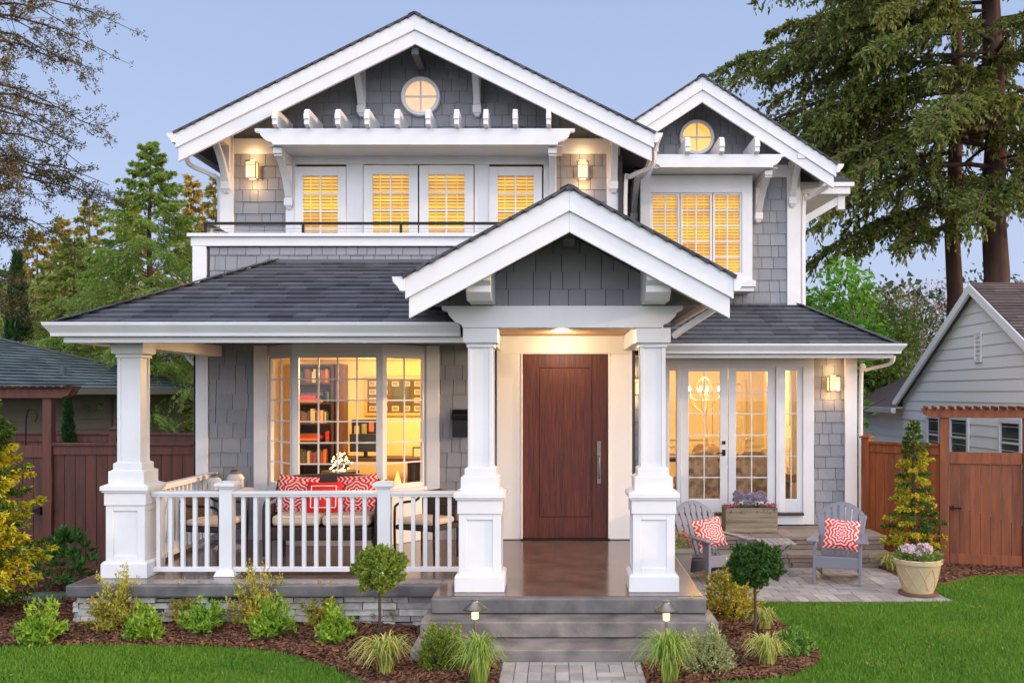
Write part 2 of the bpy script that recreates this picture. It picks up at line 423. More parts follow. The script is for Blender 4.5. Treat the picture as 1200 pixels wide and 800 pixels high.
def gable_roof(cx, yf, yb, zpk, slope, hw, seed, xcut=None, tile=True, gut=True, sides=(-1, 1)):
    """shingled double pitch with soffit, barge boards and eaves gutters"""
    t = .05; ang = math.atan(slope); ca = math.cos(ang)
    mb = MB()
    for sgn in sides:
        poly = [(cx, zpk-.012), (cx+sgn*hw, zpk-.012-hw*slope), (cx+sgn*hw, zpk-hw*slope-.10), (cx, zpk-.10)]
        if sgn > 0: poly = poly[::-1]
        mb.prism(poly, 'y', yf+.006, yb)
    roof = mb.build('roof', soffm, house)
    for sgn in sides:
        L_ = hw/ca
        U = Vector((0, -sgn, 0)); V = Vector((-sgn*ca, 0, math.sin(ang)))
        O = Vector((cx+sgn*(hw+.03), (yb if sgn > 0 else yf-.03), zpk-(hw+.03)*slope-.008))
        mb = MB(); tiles(mb, O, U, V, rect(0, 0, yb-yf+.03, L_+.03/ca), .14, .2, .42, t0=.012, t1=.034, gap=.003, seed=seed+sgn, jit=.002)
        mb.build('roof_shingles', roofm, roof)
    mb = MB(); 
    for sg in (-1, 1): mb.beam((cx+sg*.045, yf-.03, zpk-.022), (cx+sg*.045, yb, zpk-.022), .09, .01, up=(sg*math.sin(ang), 0, ca)); mb.build('ridge_cap', roofm, roof)
    rake(roof, cx, yf, 0, zpk, slope, hw)
    if gut:
        for sgn in sides:
            x = cx+sgn*hw; z = zpk-hw*slope-.035
            pr = [(x, z-.13), (x+sgn*.045, z-.13), (x+sgn*.07, z-.09), (x+sgn*.11, z-.045), (x+sgn*.12, z), (x, z)]
            if sgn < 0: pr = pr[::-1]
            MB().prism(pr, 'y', yf-.01, yb).build('gutter', white, roof, bevel=.004)
    return roof
main_roof = gable_roof(-1.94, 13.2, 22.6, MPK, MS, 3.22, 41)
MB().box(-1.99, 13.28, 6.35, -1.89, 14, 6.5)

# round attic windows
def round_window(cx, cz, Y, r, glow, seed):
    mb = MB(); mb.lathe([(r-.045, -.02), (r-.045, .035), (r-.02, .05), (r, .05), (r+.012, .03), (r+.012, -.02)], (cx, Y-.02, cz), 40, axis='y')
    mb.f = [f for f in mb.f if len(f) == 4]; mb.m = mb.m[:len(mb.f)]; mb.c = mb.c[:len(mb.f)]
    o = mb.build('round_window', white, house, smooth=True)
    g = MB().box(cx-.011, Y-.045, cz-r+.03, cx+.011, Y-.02, cz+r-.03); g.box(cx-r+.03, Y-.045, cz-.011, cx-.012, Y-.02, cz+.011); g.box(cx+.012, Y-.045, cz-.011, cx+r-.03, Y-.02, cz+.011)
    g.build('muntin', white, o)
    MB().lathe([(r-.035, 0), (r-.035, .004)], (cx, Y-.022, cz), 40, axis='y').build('glass_pane', glass, o)
    MB().lathe([(r-.04, -.004), (r-.04, .002)], (cx, Y-.019, cz), 40, axis='y').build('blind', glow, o)  # glowing disc added in place of a lit attic room; no blind
glow_peach = mat('lit_attic_peach', (.6, .42, .28), .8, emit=(1, .58, .30), es=.42, noise=.6, nscale=5, col2=(.28, .14, .08))
glow_amber = mat('lit_attic_amber', (.7, .45, .12), .8, emit=(1, .50, .08), es=.5, noise=.2, nscale=4, col2=(.6, .36, .1))
round_window(-1.965, 6.145, 13.98, .27, glow_peach, 1)

# knee brackets
def bracket(x, Yw, ztop, h, d, wd=.105, parent=house):
    mb = MB()
    mb.box(x-wd/2, Yw-d, ztop-.12, x+wd/2, Yw-.01, ztop)                    # arm
    mb.box(x-wd/2-.006, Yw-d-.03, ztop-.09, x+wd/2+.006, Yw-d+.05, ztop-.01)
    mb.box(x-wd/2, Yw-.11, ztop-h, x+wd/2, Yw-.005, ztop-.12)              # leg
    mb.box(x-wd/2-.008, Yw-.13, ztop-h-.02, x+wd/2+.008, Yw-.004, ztop-h+.08)
    mb.frustum(x, Yw-.065, ztop-h-.07, .025, .03, ztop-h-.02, wd/2, .055)
    P = []; a0, a1 = (Yw-d+.1, ztop-.12), (Yw-.08, ztop-h+.1)
    n = 8
    for i in range(n+1):
        t = i/n; y = a0[0]+(a1[0]-a0[0])*t; z = a0[1]+(a1[1]-a0[1])*t
        b = math.sin(t*math.pi)*.05
        P.append((y+b, z+b*.5))
    for i in range(n):
        (ya, za), (yb_, zb_) = P[i], P[i+1]
        mb.prism([(ya-.045, za), (yb_-.045, zb_), (yb_+.045, zb_), (ya+.045, za)], 'x', x-wd/2+.006, x+wd/2-.006)
    return mb.build('knee_bracket', white, parent, bevel=.004)
bracket(-4.72, 14, 5.56, .72, .72); bracket(.775, 14, 5.56, .72, .72)
bracket(-2.80, 14, 6.60, .68, .72); bracket(-1.16, 14, 6.60, .68, .72)
hp('ridge_beam', MB().box(-2.0, 13.3, 6.52, -1.9, 13.99, 6.64), soffm)

# white window bay of the upper front and its pergola
mb = MB()
mb.box(-3.88, 13.93, 5.18, -.085, 14.0, 5.34)               # head band
mb.box(-3.88, 13.93, 3.3, -3.74, 14.0, 5.18); mb.box(-.22, 13.93, 3.3, -.085, 14.0, 5.18)
mb.box(-3.02, 13.93, 3.3, -2.78, 14.0, 5.18); mb.box(-1.20, 13.93, 3.3, -.99, 14.0, 5.18)
mb.box(-3.74, 13.95, 3.3, -3.02, 13.99, 4.0); mb.box(-.99, 13.95, 3.3, -.22, 13.99, 4.0)
hp('window_surround', mb, white)

def muntins(mb, x0, x1, z0, z1, y, cols, rows, th=.022, dp=.02):
    for i in range(1, cols):
        x = x0+(x1-x0)*i/cols; mb.box(x-th/2, y-dp/2, z0, x+th/2, y+dp/2, z1)
    for j in range(1, rows):
        z = z0+(z1-z0)*j/rows
        for i in range(cols):
            a = x0+(x1-x0)*i/cols + (th/2 if i else 0); b = x0+(x1-x0)*(i+1)/cols - (th/2 if i < cols-1 else 0)
            mb.box(a, y-dp/2+.001, z-th/2, b, y+dp/2-.001, z+th/2)

def sash(x0, x1, z0, z1, Y, cols, rows, fl=.09, ft=.09, fb=.09, dp=.05, blind=False, name='window', M=None, parent=None, backing=True, th=.022):
    """outer sash x0..x1 z0..z1 with front face at Y; frame widths fl/ft/fb"""
    parent = parent or house
    mb = MB(); mb.M = M
    mb.box(x0, Y, z0, x0+fl, Y+dp, z1); mb.box(x1-fl, Y, z0, x1, Y+dp, z1)
    mb.box(x0+fl, Y, z1-ft, x1-fl, Y+dp, z1); mb.box(x0+fl, Y, z0, x1-fl, Y+dp, z0+fb)
    o = mb.build(name, white, parent, bevel=.005)
    gx0, gx1, gz0, gz1 = x0+fl, x1-fl, z0+fb, z1-ft
    g = MB(); g.M = M; muntins(g, gx0, gx1, gz0, gz1, Y+dp*.4, cols, rows, th); g.build('muntin', white, o, bevel=.002)
    g = MB(); g.M = M; g.box(gx0-.005, Y+dp*.5, gz0-.005, gx1+.005, Y+dp*.5+.004, gz1+.005); g.build('glass_pane', glass, o)
    if blind:
        b = MB(); b.M = M
        z = gz0-.02
        k = 0
        while z < gz1+.03:
            b.add([(gx0-.02, Y+dp+.02, z), (gx1+.02, Y+dp+.02, z), (gx1+.02, Y+dp+.05, z+.044), (gx0-.02, Y+dp+.05, z+.044)], [(0, 1, 2, 3)]); z += .047; k += 1
        for xx in (gx0+(gx1-gx0)*.2, gx0+(gx1-gx0)*.8): b.box(xx-.006, Y+dp+.012, gz0, xx+.006, Y+dp+.016, gz1)
        b.build('blind', blindm, o)
    return o
# set-back niches are cut by putting the sashes just in front of the wall core
sash(-3.74, -3.02, 4.0, 5.14, 13.90, 2, 4, .115, .13, .0, blind=True, dp=.03)
sash(-2.77, -2.0, 3.3, 5.16, 13.90, 2, 6, .13, .13, .2, blind=True, name='balcony_door', dp=.03)
sash(-1.98, -1.21, 3.3, 5.16, 13.90, 2, 6, .13, .13, .2, blind=True, name='balcony_door', dp=.03)
sash(-.99, -.24, 4.0, 5.14, 13.90, 2, 4, .12, .13, .0, blind=True, dp=.03)

def cove_beam(x0, x1, z0, z1, y0, y1, name='pergola_beam', step=.12, parent=None):
    h = z1-z0; s = step
    def end(x, sg):
        return [(x, z1), (x, z1-.18*h), (x+sg*.25*s, z1-.22*h), (x+sg*.35*s, z1-.45*h), (x+sg*.65*s, z1-.75*h), (x+sg*.95*s, z1-.85*h), (x+sg*s, z0)]
    poly = end(x0, 1)+end(x1, -1)[::-1]
    return MB().prism(poly, 'y', y0, y1).build(name, white, parent or house, bevel=.004)
pg = cove_beam(-4.11, .215, 5.285, 5.505, 13.25, 13.33, step=.24)
for px in (325, 362, 398, 432, 467, 503, 536, 570, 604, 643):
    x = (px-655)/86.6
    mb = MB(); mb.prism([(13.14, 5.53), (13.14, 5.47+.24), (13.2, 5.47+.28), (13.95, 5.47+.28), (13.95, 5.51), (13.22, 5.51)], 'x', x-.031, x+.031)
    mb.box(x-.035, 13.125, 5.60, x+.035, 13.18, 5.67)
    mb.build('rafter_tail', white, pg, bevel=.004)
hp('pergola_ledger', MB().box(-3.98, 13.90, 5.30, .05, 13.95, 5.50), white)
hp('pergola_soffit', MB().box(-3.95, 13.33, 5.285, .05, 13.90, 5.30), white)
bracket(-3.83, 14, 5.285, .68, .62); bracket(-.09, 14, 5.285, .68, .62)

# --- right wing, upper: plane y = 15.9
wall_core(.84, 15.9, 2.6, 3.86, 16.06, 5.5); wall_core(3.70, 16.06, 2.6, 3.86, 22, 5.5)
skin('shingle_wall', (0, 15.9, 0), X3, Z3, rect(.84, 3.2, 3.70, 5.44), .187, 51)
skin('shingle_wall', (3.86, 15.9, 0), (0, 1, 0), Z3, rect(0, 3.2, 6.1, 5.44), .187, 52)
mb = MB(); mb.box(3.69, 15.85, 3.25, 3.90, 15.9, 5.6); mb.box(3.86, 15.9, 3.25, 3.91, 16.1, 5.5); hp('corner_board', mb, white)
hp('frieze_board', MB().box(.86, 15.86, 5.42, 3.69, 15.9, 5.62), white)
gable_wall(2.23, 15.9, 5.62, .65, 6.80, .85, 3.88, 53)
gable_roof(2.225, 15.2, 22.4, 6.87, .655, 2.07, 61)
round_window(2.227, 6.06, 15.88, .275, glow_amber, 2)
bracket(3.76, 15.9, 5.66, .66, .66)
# projecting box window
mb = MB()
mb.box(1.28, 15.42, 3.70, 1.44, 15.9, 5.36); mb.box(2.88, 15.42, 3.70, 3.04, 15.9, 5.36); mb.box(1.44, 15.42, 5.08, 2.88, 15.9, 5.36); mb.box(1.44, 15.42, 3.70, 2.88, 15.9, 3.82)
hp('window_surround', mb, white)
hp('window_sill', MB().box(1.25, 15.36, 3.60, 3.08, 15.9, 3.70).box(1.27, 15.4, 3.53, 3.06, 15.9, 3.60), white)
for a, b in ((1.44, 1.90), (1.91, 2.41), (2.42, 2.88)): sash(a, b, 3.80, 5.08, 15.44, 2, 5, .035, .03, .03, blind=True)
pg = cove_beam(1.36, 3.44, 5.37, 5.57, 14.95, 15.03, step=.18)
for px in (768, 805, 845, 886):
    x = (px-655)/76.9
    mb = MB(); mb.prism([(14.86, 5.59), (14.86, 5.78), (14.92, 5.82), (15.85, 5.82), (15.85, 5.57), (14.93, 5.57)], 'x', x-.037, x+.037)
    mb.box(x-.042, 14.845, 5.66, x+.042, 14.89, 5.73)
    mb.build('rafter_tail', white, pg, bevel=.004)
hp('pergola_soffit', MB().box(1.45, 15.03, 5.37, 3.35, 15.85, 5.385), white)
bracket(3.22, 15.9, 5.37, .62, .80); bracket(1.21, 15.9, 5.37, .62, .80)
# small side roof on the right flank
mb = MB(); mb.box(3.92, 16.3, 5.24, 4.84, 18.2, 5.36); mb.box(3.92, 16.27, 5.36, 4.90, 18.2, 5.43); hp('side_eave', mb, white)
mb = MB(); mb.prism([(3.92, 5.43), (4.9, 5.43), (3.92, 5.85)], 'y', 16.27, 18.2); hp('roof', mb, roofm)
mb = MB(); mb.box(4.66, 16.4, 5.0, 4.78, 16.52, 5.24); mb.beam((4.72, 16.46, 5.18), (3.98, 16.46, 4.75), .1, .12); hp('side_bracket', mb, white)
hp('side_bump', MB().box(3.92, 16.25, 3.1, 4.03, 18.2, 5.24), white)

# --- left porch roof (hipped)
def plane_roof(poly3, seed, rowh=.215, name='roof_shingles', parent=None):
    """poly3: first edge = eave (left to right as seen from outside), rest go up"""
    P = [Vector(p) for p in poly3]
    U = (P[1]-P[0]).normalized(); N = U.cross(P[2]-P[0]).normalized(); V = N.cross(U).normalized()
    poly = [((p-P[0]).dot(U), (p-P[0]).dot(V)) for p in P]
    mb = MB(); tiles(mb, P[0], U, V, poly, rowh, .2, .48, t0=.006, t1=.034, gap=.004, seed=seed, jit=.002)
    return mb.build(name, roofm, parent or house)
EZ = 2.64
A, B, C_, D = (-5.13, 9.98, EZ), (-.80, 9.98, EZ), (-.80, 13.0, 3.66), (-3.80, 13.0, 3.66)
E, F_ = (-5.13, 14.2, EZ), (-4.8, 14.2, EZ+.34)
mb = MB(); mb.add([A, B, C_, D, E, F_, (-5.13, 9.98, EZ-.06), (-.8, 9.98, EZ-.06), (-.8, 13, EZ-.06), (-5.13, 14.2, EZ-.06), (-4.8, 13.0, EZ+.34)],
   [(0, 1, 2, 3), (4, 0, 3, 10, 5), (0, 6, 7, 1), (4, 9, 6, 0)])
proof = mb.build('roof', soffm, house)
plane_roof([A, B, C_, D], 71, parent=proof)
plane_roof([(-5.13, 13.0, EZ), A, D], 72, parent=proof)
mb = MB(); 
for i in range(15):
    a = Vector(A).lerp(Vector(D), i/15)+Vector((0, 0, .035)); b = Vector(A).lerp(Vector(D), (i+1.1)/15)+Vector((0, 0, .028))
    mb.beam(a, b, .2, .014, up=(-.35, -.3, 1))
mb.build('hip_cap', roofm, proof)
hp('flashing', MB().box(-3.85, 12.94, 3.655, .95, 12.985, 3.70), soffm)

def gutter_path(pts, z, parent, closed_ends=True):
    """K-style gutter mitred along plan points (outside on the right-hand side of travel)"""
    prof = [(0, -.14), (.055, -.14), (.06, -.105), (.085, -.07), (.115, -.03), (.12, 0), (.105, 0), (.1, -.02), (0, -.02)]
    pts = [Vector((p[0], p[1], 0)) for p in pts]
    v = []; n = len(prof); f = []
    for i, p in enumerate(pts):
        d0 = (p-pts[i-1]).normalized() if i else (pts[1]-p).normalized()
        d1 = (pts[i+1]-p).normalized() if i < len(pts)-1 else d0
        n0 = Vector((d0.y, -d0.x, 0)); n1 = Vector((d1.y, -d1.x, 0))
        m_ = (n0+n1).normalized(); m_ = m_/max(.3, m_.dot(n0))
        for a, b in prof: v.append(p+m_*a+Vector((0, 0, z+b)))
    for i in range(len(pts)-1):
        for k in range(n):
            a = i*n+k; b = i*n+(k+1) % n; f.append((a, b, b+n, a+n))
    f.append(tuple(range(n))); f.append(tuple(range(len(v)-1, len(v)-n-1, -1)))
    return MB().add(v, f).build('gutter', white, parent, bevel=.003)
gutter_path([(-5.10, 14.2), (-5.10, 10.0), (-1.0, 10.0)], EZ+.012, proof)
mb = MB(); mb.box(-5.06, 10.02, EZ-.19, -.95, 10.06, EZ-.128); mb.box(-5.06, 10.06, EZ-.19, -5.02, 14.1, EZ-.128); hp('fascia_board', mb, white)
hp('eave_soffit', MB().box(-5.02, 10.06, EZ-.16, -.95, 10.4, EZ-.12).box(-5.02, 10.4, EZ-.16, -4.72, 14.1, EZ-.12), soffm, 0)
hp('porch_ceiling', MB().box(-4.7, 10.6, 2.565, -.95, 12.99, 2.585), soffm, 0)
mb = MB(); mb.box(-4.70, 10.4, 2.50, -.95, 10.64, 2.56); hp('porch_beam', mb, white)
mb = MB(); mb.box(-4.67, 10.66, 2.42, -4.45, 12.97, 2.56); hp('porch_beam', mb, white)

# --- portico
PK, PS = 3.825, .537
gable_roof(.095, 8.9, 13.9, PK, PS, 1.49, 81)
mb = MB(); mb.prism([(-1.1, 2.79), (1.17, 2.79), (.60, 3.1), (.095, 3.44), (-.42, 3.1)], 'y', 9.86, 9.7); hp('wall', mb, under, 0)
hw = (3.50-2.79)/PS
skin('gable_shingles', (0, 9.7, 0), X3, Z3, [(.095-hw, 2.79), (.095+hw, 2.79), (.095, 3.50)], .172, 82)
mb = MB()
for i in range(2): pass
pb = cove_beam(-1.146, 1.213, 2.576, 2.79, 9.60, 9.86, name='portico_beam', step=.2)
# corbel blocks (outriggers) under the barge boards
for x in (-.745, .92):
    mb = MB(); mb.prism([(8.99, 3.05), (8.99, 2.97), (9.06, 2.93), (9.06, 2.87), (9.16, 2.80), (9.7, 2.80), (9.7, 3.14), (9.02, 3.14)], 'x', x-.115, x+.115)
    hp('outrigger', mb, white)
hp('ridge_beam', MB().box(.04, 9.1, 3.36, .15, 9.7, 3.47), soffm)
for a in (-.86, .95): hp('portico_side_beam', MB().box(a-.1, 9.88, 2.50, a+.1, 12.98, 2.69), white)
k = MB()
for i in range(22):
    k.box(-.76, 9.87+i*.142, 2.695, .85, 9.87+i*.142+.139, 2.715)
hp('portico_ceiling', k, cedar, .002)
# exposed eave soffit boards
# downspouts: curved elbows
def spout(pts, r=.04, name='downspout'):
    mb = MB(); mb.tube(pts, r, 4); return hp(name, mb, white, .004)
def smooth_pts(P, n=6):
    out = []
    P = [Vector(p) for p in P]
    for i in range(len(P)-1):
        p0 = P[max(i-1, 0)]; p1 = P[i]; p2 = P[i+1]; p3 = P[min(i+2, len(P)-1)]
        for k in range(n):
            t = k/n
            out.append(.5*((2*p1)+(p2-p0)*t+(2*p0-5*p1+4*p2-p3)*t*t+(3*p1-p0-3*p2+p3)*t**3))
    out.append(P[-1]); return out
spout(smooth_pts([(-5.17, 13.6, 5.26), (-5.15, 13.7, 5.12), (-4.92, 13.9, 5.02), (-4.84, 14.0, 4.9), (-4.84, 14.0, 4.3)]))
spout(smooth_pts([(1.33, 13.7, 5.30), (1.30, 13.8, 5.12), (1.02, 14.0, 5.02), (.95, 14.05, 4.9), (.95, 14.05, 3.5)]))
spout(smooth_pts([(4.30, 15.6, 5.33), (4.28, 15.65, 5.22), (4.03, 15.85, 5.08), (3.97, 15.92, 4.95), (3.97, 15.92, 3.0)]))
spout(smooth_pts([(1.60, 9.5, 2.86), (1.58, 9.55, 2.8), (1.22, 9.7, 2.56), (1.14, 9.75, 2.50)]), .035)
spout(smooth_pts([(4.84, 14.2, 2.47), (4.82, 14.3, 2.36), (4.58, 14.6, 2.28), (4.52, 14.68, 2.15), (4.52, 14.68, -.3)]), .035)
spout(smooth_pts([(-5.1, 13.4, 2.5), (-5.07, 13.45, 2.40), (-4.95, 13.5, 2.28), (-4.88, 13.5, 2.2), (-4.88, 13.5, -.3)]), .035)

# --- columns
def column(x, y, ztop, name='porch_column', sides=1):
    mb = MB()
    b = .243
    mb.box(x-b, y-b, .002, x+b, y+b, .15); mb.frustum(x, y, .15, b, b, .175, .22, .22)
    mb.box(x-.19, y-.19, .175, x+.19, y+.19, .76)
    r = .205
    for sx, sy in ((0, -1), (0, 1), (-1, 0), (1, 0)):      # raised frames on the four faces
        for (a0, a1, z0, z1) in ((-r, -.125, .175, .76), (.125, r, .175, .76), (-.125, .125, .175, .23), (-.125, .125, .70, .76)):
            if sy: mb.box(x+a0+(.016 if a0 == -r and 0 else 0), y+sy*.19, z0, x+a1, y+sy*r, z1)
            else:
                aa0 = max(a0, -.189); aa1 = min(a1, .189)
                mb.box(x+sx*.19, y+aa0, z0, x+sx*r, y+aa1, z1)
    mb.box(x-.218, y-.218, .76, x+.218, y+.218, .895)
    mb.box(x-.236, y-.236, .895, x+.236, y+.236, .915); mb.box(x-.25, y-.25, .915, x+.25, y+.25, .962)
    mb.frustum(x, y, .962, .245, .245, .985, .19, .19)
    mb.box(x-.188, y-.188, .985, x+.188, y+.188, 1.115)
    mb.frustum(x, y, 1.115, .178, .178, 1.13, .155, .155); mb.box(x-.153, y-.153, 1.13, x+.153, y+.153, 1.195)
    mb.frustum(x, y, 1.195, .15, .15, 1.21, .124, .124)
    zt = ztop-.19
    mb.box(x-.112, y-.112, 1.21, x+.112, y+.112, zt)
    for sx in (-1, 1):
        for sy in (-1, 1):
            mb.box(x+sx*.085, y+sy*.085, 1.205, x+sx*.123, y+sy*.123, zt)
    mb.box(x-.136, y-.136, zt, x+.138, y+.138, zt+.03); mb.frustum(x, y, zt+.03, .13, .13, zt+.045, .16, .16)
    mb.box(x-.168, y-.168, zt+.045, x+.168, y+.168, ztop-.002)
    return hp(name, mb, white, .004)
column(-.773, 9.78, 2.576, 'portico_column'); column(.926, 9.78, 2.576, 'portico_column')
column(-4.55, 10.50, 2.50)
# porch rail
def newel(x, y):
    mb = MB(); mb.frustum(x, y, .002, .115, .115, .07, .085, .085); mb.box(x-.068, y-.068, .05, x+.068, y+.068, .93)
    mb.box(x-.09, y-.09, .93, x+.09, y+.09, .95); mb.box(x-.11, y-.11, .95, x+.11, y+.11, .985); mb.frustum(x, y, .985, .10, .10, 1.005, .04, .04)
    return mb
rl = MB()
rl.box(-4.33, 10.41, .835, -1.0, 10.49, .862); rl.box(-4.33, 10.395, .862, -1.0, 10.505, .895); rl.box(-4.33, 10.425, .04, -1.0, 10.475, .09)
prail = hp('porch_railing', rl, white)
newel(-3.53, 10.45).build('newel_post', white, prail, bevel=.004); newel(-1.855, 10.45).build('newel_post', white, prail, bevel=.004)
x = -4.26
while x < -1.02:
    if abs(x+3.53) > .1 and abs(x+1.855) > .1: MB().box(x-.02, 10.43, .09, x+.02, 10.47, .835).build('baluster', white, prail)
    x += .129
sr = MB(); sr.box(-4.60, 10.72, .835, -4.50, 12.95, .895); sr.box(-4.575, 10.72, .04, -4.525, 12.95, .09)
srail = hp('porch_railing', sr, white)
y = 10.8
while y < 12.9: MB().box(-4.57, y-.02, .09, -4.53, y+.02, .835).build('baluster', white, srail); y += .129

# --- entry wall, door
hp('entry_wall', MB().box(-.81, 12.985, 0, -.48, 13.15, 2.70).box(.65, 12.985, 0, .96, 13.15, 2.70).box(-.48, 12.985, 2.46, .65, 13.15, 2.70), cream, 0)
mb = MB()
mb.box(-.82, 12.95, 0.01, -.50, 12.985, 2.45); mb.box(.665, 12.95, .01, .965, 12.985, 2.45); mb.box(-.82, 12.945, 2.45, .965, 12.985, 2.69)
mb.box(-.50, 12.93, .01, -.48, 13.04, 2.46); mb.box(.65, 12.93, .01, .67, 13.04, 2.46); mb.box(-.48, 12.93, 2.46, .65, 13.04, 2.48)
hp('door_casing', mb, mat('warm_lit_trim', (.80, .77, .71), .45, noise=.1, nscale=3, col2=(.72, .69, .63)))  # white trim with the porch light's cream cast put into its colour
mb = MB()
mb.box(-.478, 13.0, .02, .648, 13.05, 2.455)
def frame_box(mb, x0, x1, z0, z1, y, wd, d):
    mb.box(x0, y-d, z0, x0+wd, y, z1); mb.box(x1-wd, y-d, z0, x1, y, z1); mb.box(x0+wd, y-d, z0, x1-wd, y, z0+wd); mb.box(x0+wd, y-d, z1-wd, x1-wd, y, z1)
# raised stiles and rails around one long panel
mb.box(-.478, 12.985, .02, -.27, 13.0, 2.455, rnd=.2); mb.box(.44, 12.985, .02, .648, 13.0, 2.455, rnd=.7)
mb.box(-.27, 12.985, 2.27, .44, 13.0, 2.455, rnd=.4); mb.box(-.27, 12.985, .02, .44, 13.0, .29, rnd=.5)
mb.box(-.258, 12.988, .302, .428, 13.0, 2.258, rnd=.3)
door = hp('front_door', mb, doorw, .004, label='dark red mahogany front door with one long panel')
mb = MB(); mb.box(.505, 12.970, .74, .555, 12.984, 1.30); mb.lathe([(.022, 0), (.022, .02)], (.53, 12.97, 1.24), 16, axis='y')
mb.tube(smooth_pts([(.53, 12.965, 1.10), (.53, 12.90, 1.09), (.53, 12.885, .98), (.53, 12.90, .84), (.53, 12.965, .82)]), .012, 8)
mb.build('door_handle', bronze, door, smooth=True)
hp('door_threshold', MB().box(-.5, 12.9, .003, .67, 13.0, .02), blackm)
# wall mail box
mb = MB(); mb.box(-1.40, 12.87, 1.36, -1.20, 12.975, 1.66); mb.prism([(12.85, 1.62), (12.975, 1.72), (12.975, 1.66), (12.86, 1.58)], 'x', -1.41, -1.19)
mb.build('mailbox', blackm, None, bevel=.006)
tag(COL.objects['mailbox'], 'small black mailbox on the grey shingles left of the front door', 'mailbox')

# --- bay window (living room)
BX0, BX1, CX0, CX1, BY = -3.85, -1.75, -3.37, -2.23, 12.4
hp('bay_side_trim', MB().box(-4.03, 12.95, 0, -3.85, 13.0, 2.56), white); hp('bay_side_trim', MB().box(-1.75, 12.95, 0, -1.58, 13.0, 2.56), white)
plan = [(BX0, 13.0), (CX0, BY), (CX1, BY), (BX1, 13.0)]
hp('bay_base', MB().prism(plan, 'z', 0.002, .66), white, .005)
def off(d): return [(BX0-d, 13.0), (CX0-d*.6, BY-d), (CX1+d*.6, BY-d), (BX1+d, 13.0)]
hp('bay_sill', MB().prism(off(.05), 'z', .66, .71), white, .005)
hp('bay_head', MB().prism(plan, 'z', 2.44, 2.56), white, .005)
def facet(p, q):
    p, q = Vector((p[0], p[1], 0)), Vector((q[0], q[1], 0)); d = (q-p); L_ = d.length
    return Matrix.Translation(p) @ Matrix.Rotation(math.atan2(d.y, d.x), 4, 'Z'), L_
for i, (c, r) in enumerate(((2, 6), (4, 6), (2, 6))):
    M_, L_ = facet(plan[i], plan[i+1])
    fl = .075 if i != 1 else .07
    sash(.0 if i != 1 else .012, L_ if i != 1 else L_-.012, .71, 2.44, 0, c, r, fl, .06, .06, dp=.05, M=M_, name='bay_window', th=.018)
# living room shell
LR = MB(); x0, x1, y0, y1, z0, z1 = -4.62, -1.0, 13.17, 16.2, .05, 2.46
LR.add([(x0,y0,z0),(x1,y0,z0),(x1,y1,z0),(x0,y1,z0),(x0,y0,z1),(x1,y0,z1),(x1,y1,z1),(x0,y1,z1)], [(4,7,6,5),(3,2,6,7),(0,3,7,4),(1,5,6,2)], 0)
hp('living_room_wall', LR, warmroom, 0)
hp('living_room_floor', MB().box(x0, 13.01, .0, x1, y1, .05), mat('interior_floor', (.25, .13, .06), .4), 0)
hp('wall', MB().box(-4.0, 13.16, 2.44, -1.6, 13.18, 3.2), under, 0)

# --- right wing, lower: plane y = 14.7
wall_core(1.0, 14.7, -.42, 1.62, 14.86, 2.72); wall_core(3.62, 14.7, -.42, 4.40, 14.86, 2.6); wall_core(1.62, 14.7, 2.42, 3.62, 14.86, 2.72)
wall_core(.965, 13.15, -.42, 1.02, 14.7, 3.3); wall_core(4.26, 14.86, -.42, 4.40, 22, 2.6)
skin('shingle_wall', (0, 14.7, 0), X3, Z3, rect(.98, -.03, 1.58, 2.66), .192, 91)
skin('shingle_wall', (0, 14.7, 0), X3, Z3, rect(3.80, -.03, 4.27, 2.5), .17, 92)
skin('shingle_wall', (4.40, 14.7, 0), (0, 1, 0), Z3, rect(0, -.03, 7, 2.5), .17, 93)
mb = MB(); mb.box(4.27, 14.64, -.03, 4.45, 14.69, 2.50); mb.box(4.405, 14.69, -.03, 4.45, 14.86, 2.5); hp('corner_board', mb, white)
mb = MB()
mb.box(1.58, 14.63, 2.32, 3.80, 14.70, 2.50); mb.box(1.58, 14.65, -.02, 1.64, 14.70, 2.32); mb.box(3.64, 14.62, -.02, 3.80, 14.70, 2.32)
mb.box(1.76, 14.64, .16, 1.815, 14.72, 2.32); mb.box(3.24, 14.64, .16, 3.30, 14.72, 2.32)
mb.box(1.64, 14.60, -.02, 3.64, 14.70, .12)
hp('french_door_casing', mb, white, .005)
hp('door_sill', MB().box(1.64, 14.56, .12, 3.64, 14.70, .155), mat('dark_bronze_sill', (.05, .03, .02), .4))
sash(1.64, 1.76, .155, 2.32, 14.66, 1, 3, .012, .05, .2, dp=.03, name='sidelight', th=.014)
sash(3.30, 3.64, .155, 2.32, 14.66, 2, 3, .085, .05, .2, dp=.03, name='sidelight', th=.014)
for (a, b, hand) in ((1.825, 2.525, 1), (2.535, 3.235, 0)):
    d = sash(a, b, .155, 2.32, 14.68, 2, 6, .115, .06, .2, dp=.045, name='french_door', th=.016)
    if hand:
        mb = MB(); mb.box(b-.085, 14.66, 1.00, b-.035, 14.68, 1.09); mb.box(b-.085, 14.66, 1.17, b-.035, 14.68, 1.22); mb.box(b-.17, 14.63, 1.035, b-.05, 14.645, 1.05); mb.box(b-.07, 14.635, 1.03, b-.05, 14.66, 1.055)
        mb.build('door_handle', blackm, d, bevel=.003)
DR = MB(); x0, x1, y0, y1, z0, z1 = 1.05, 4.25, 14.87, 19.2, .10, 2.6
DR.add([(x0,y0,z0),(x1,y0,z0),(x1,y1,z0),(x0,y1,z0),(x0,y0,z1),(x1,y0,z1),(x1,y1,z1),(x0,y1,z1)], [(4,7,6,5),(3,2,6,7),(0,3,7,4),(1,5,6,2)], 0)
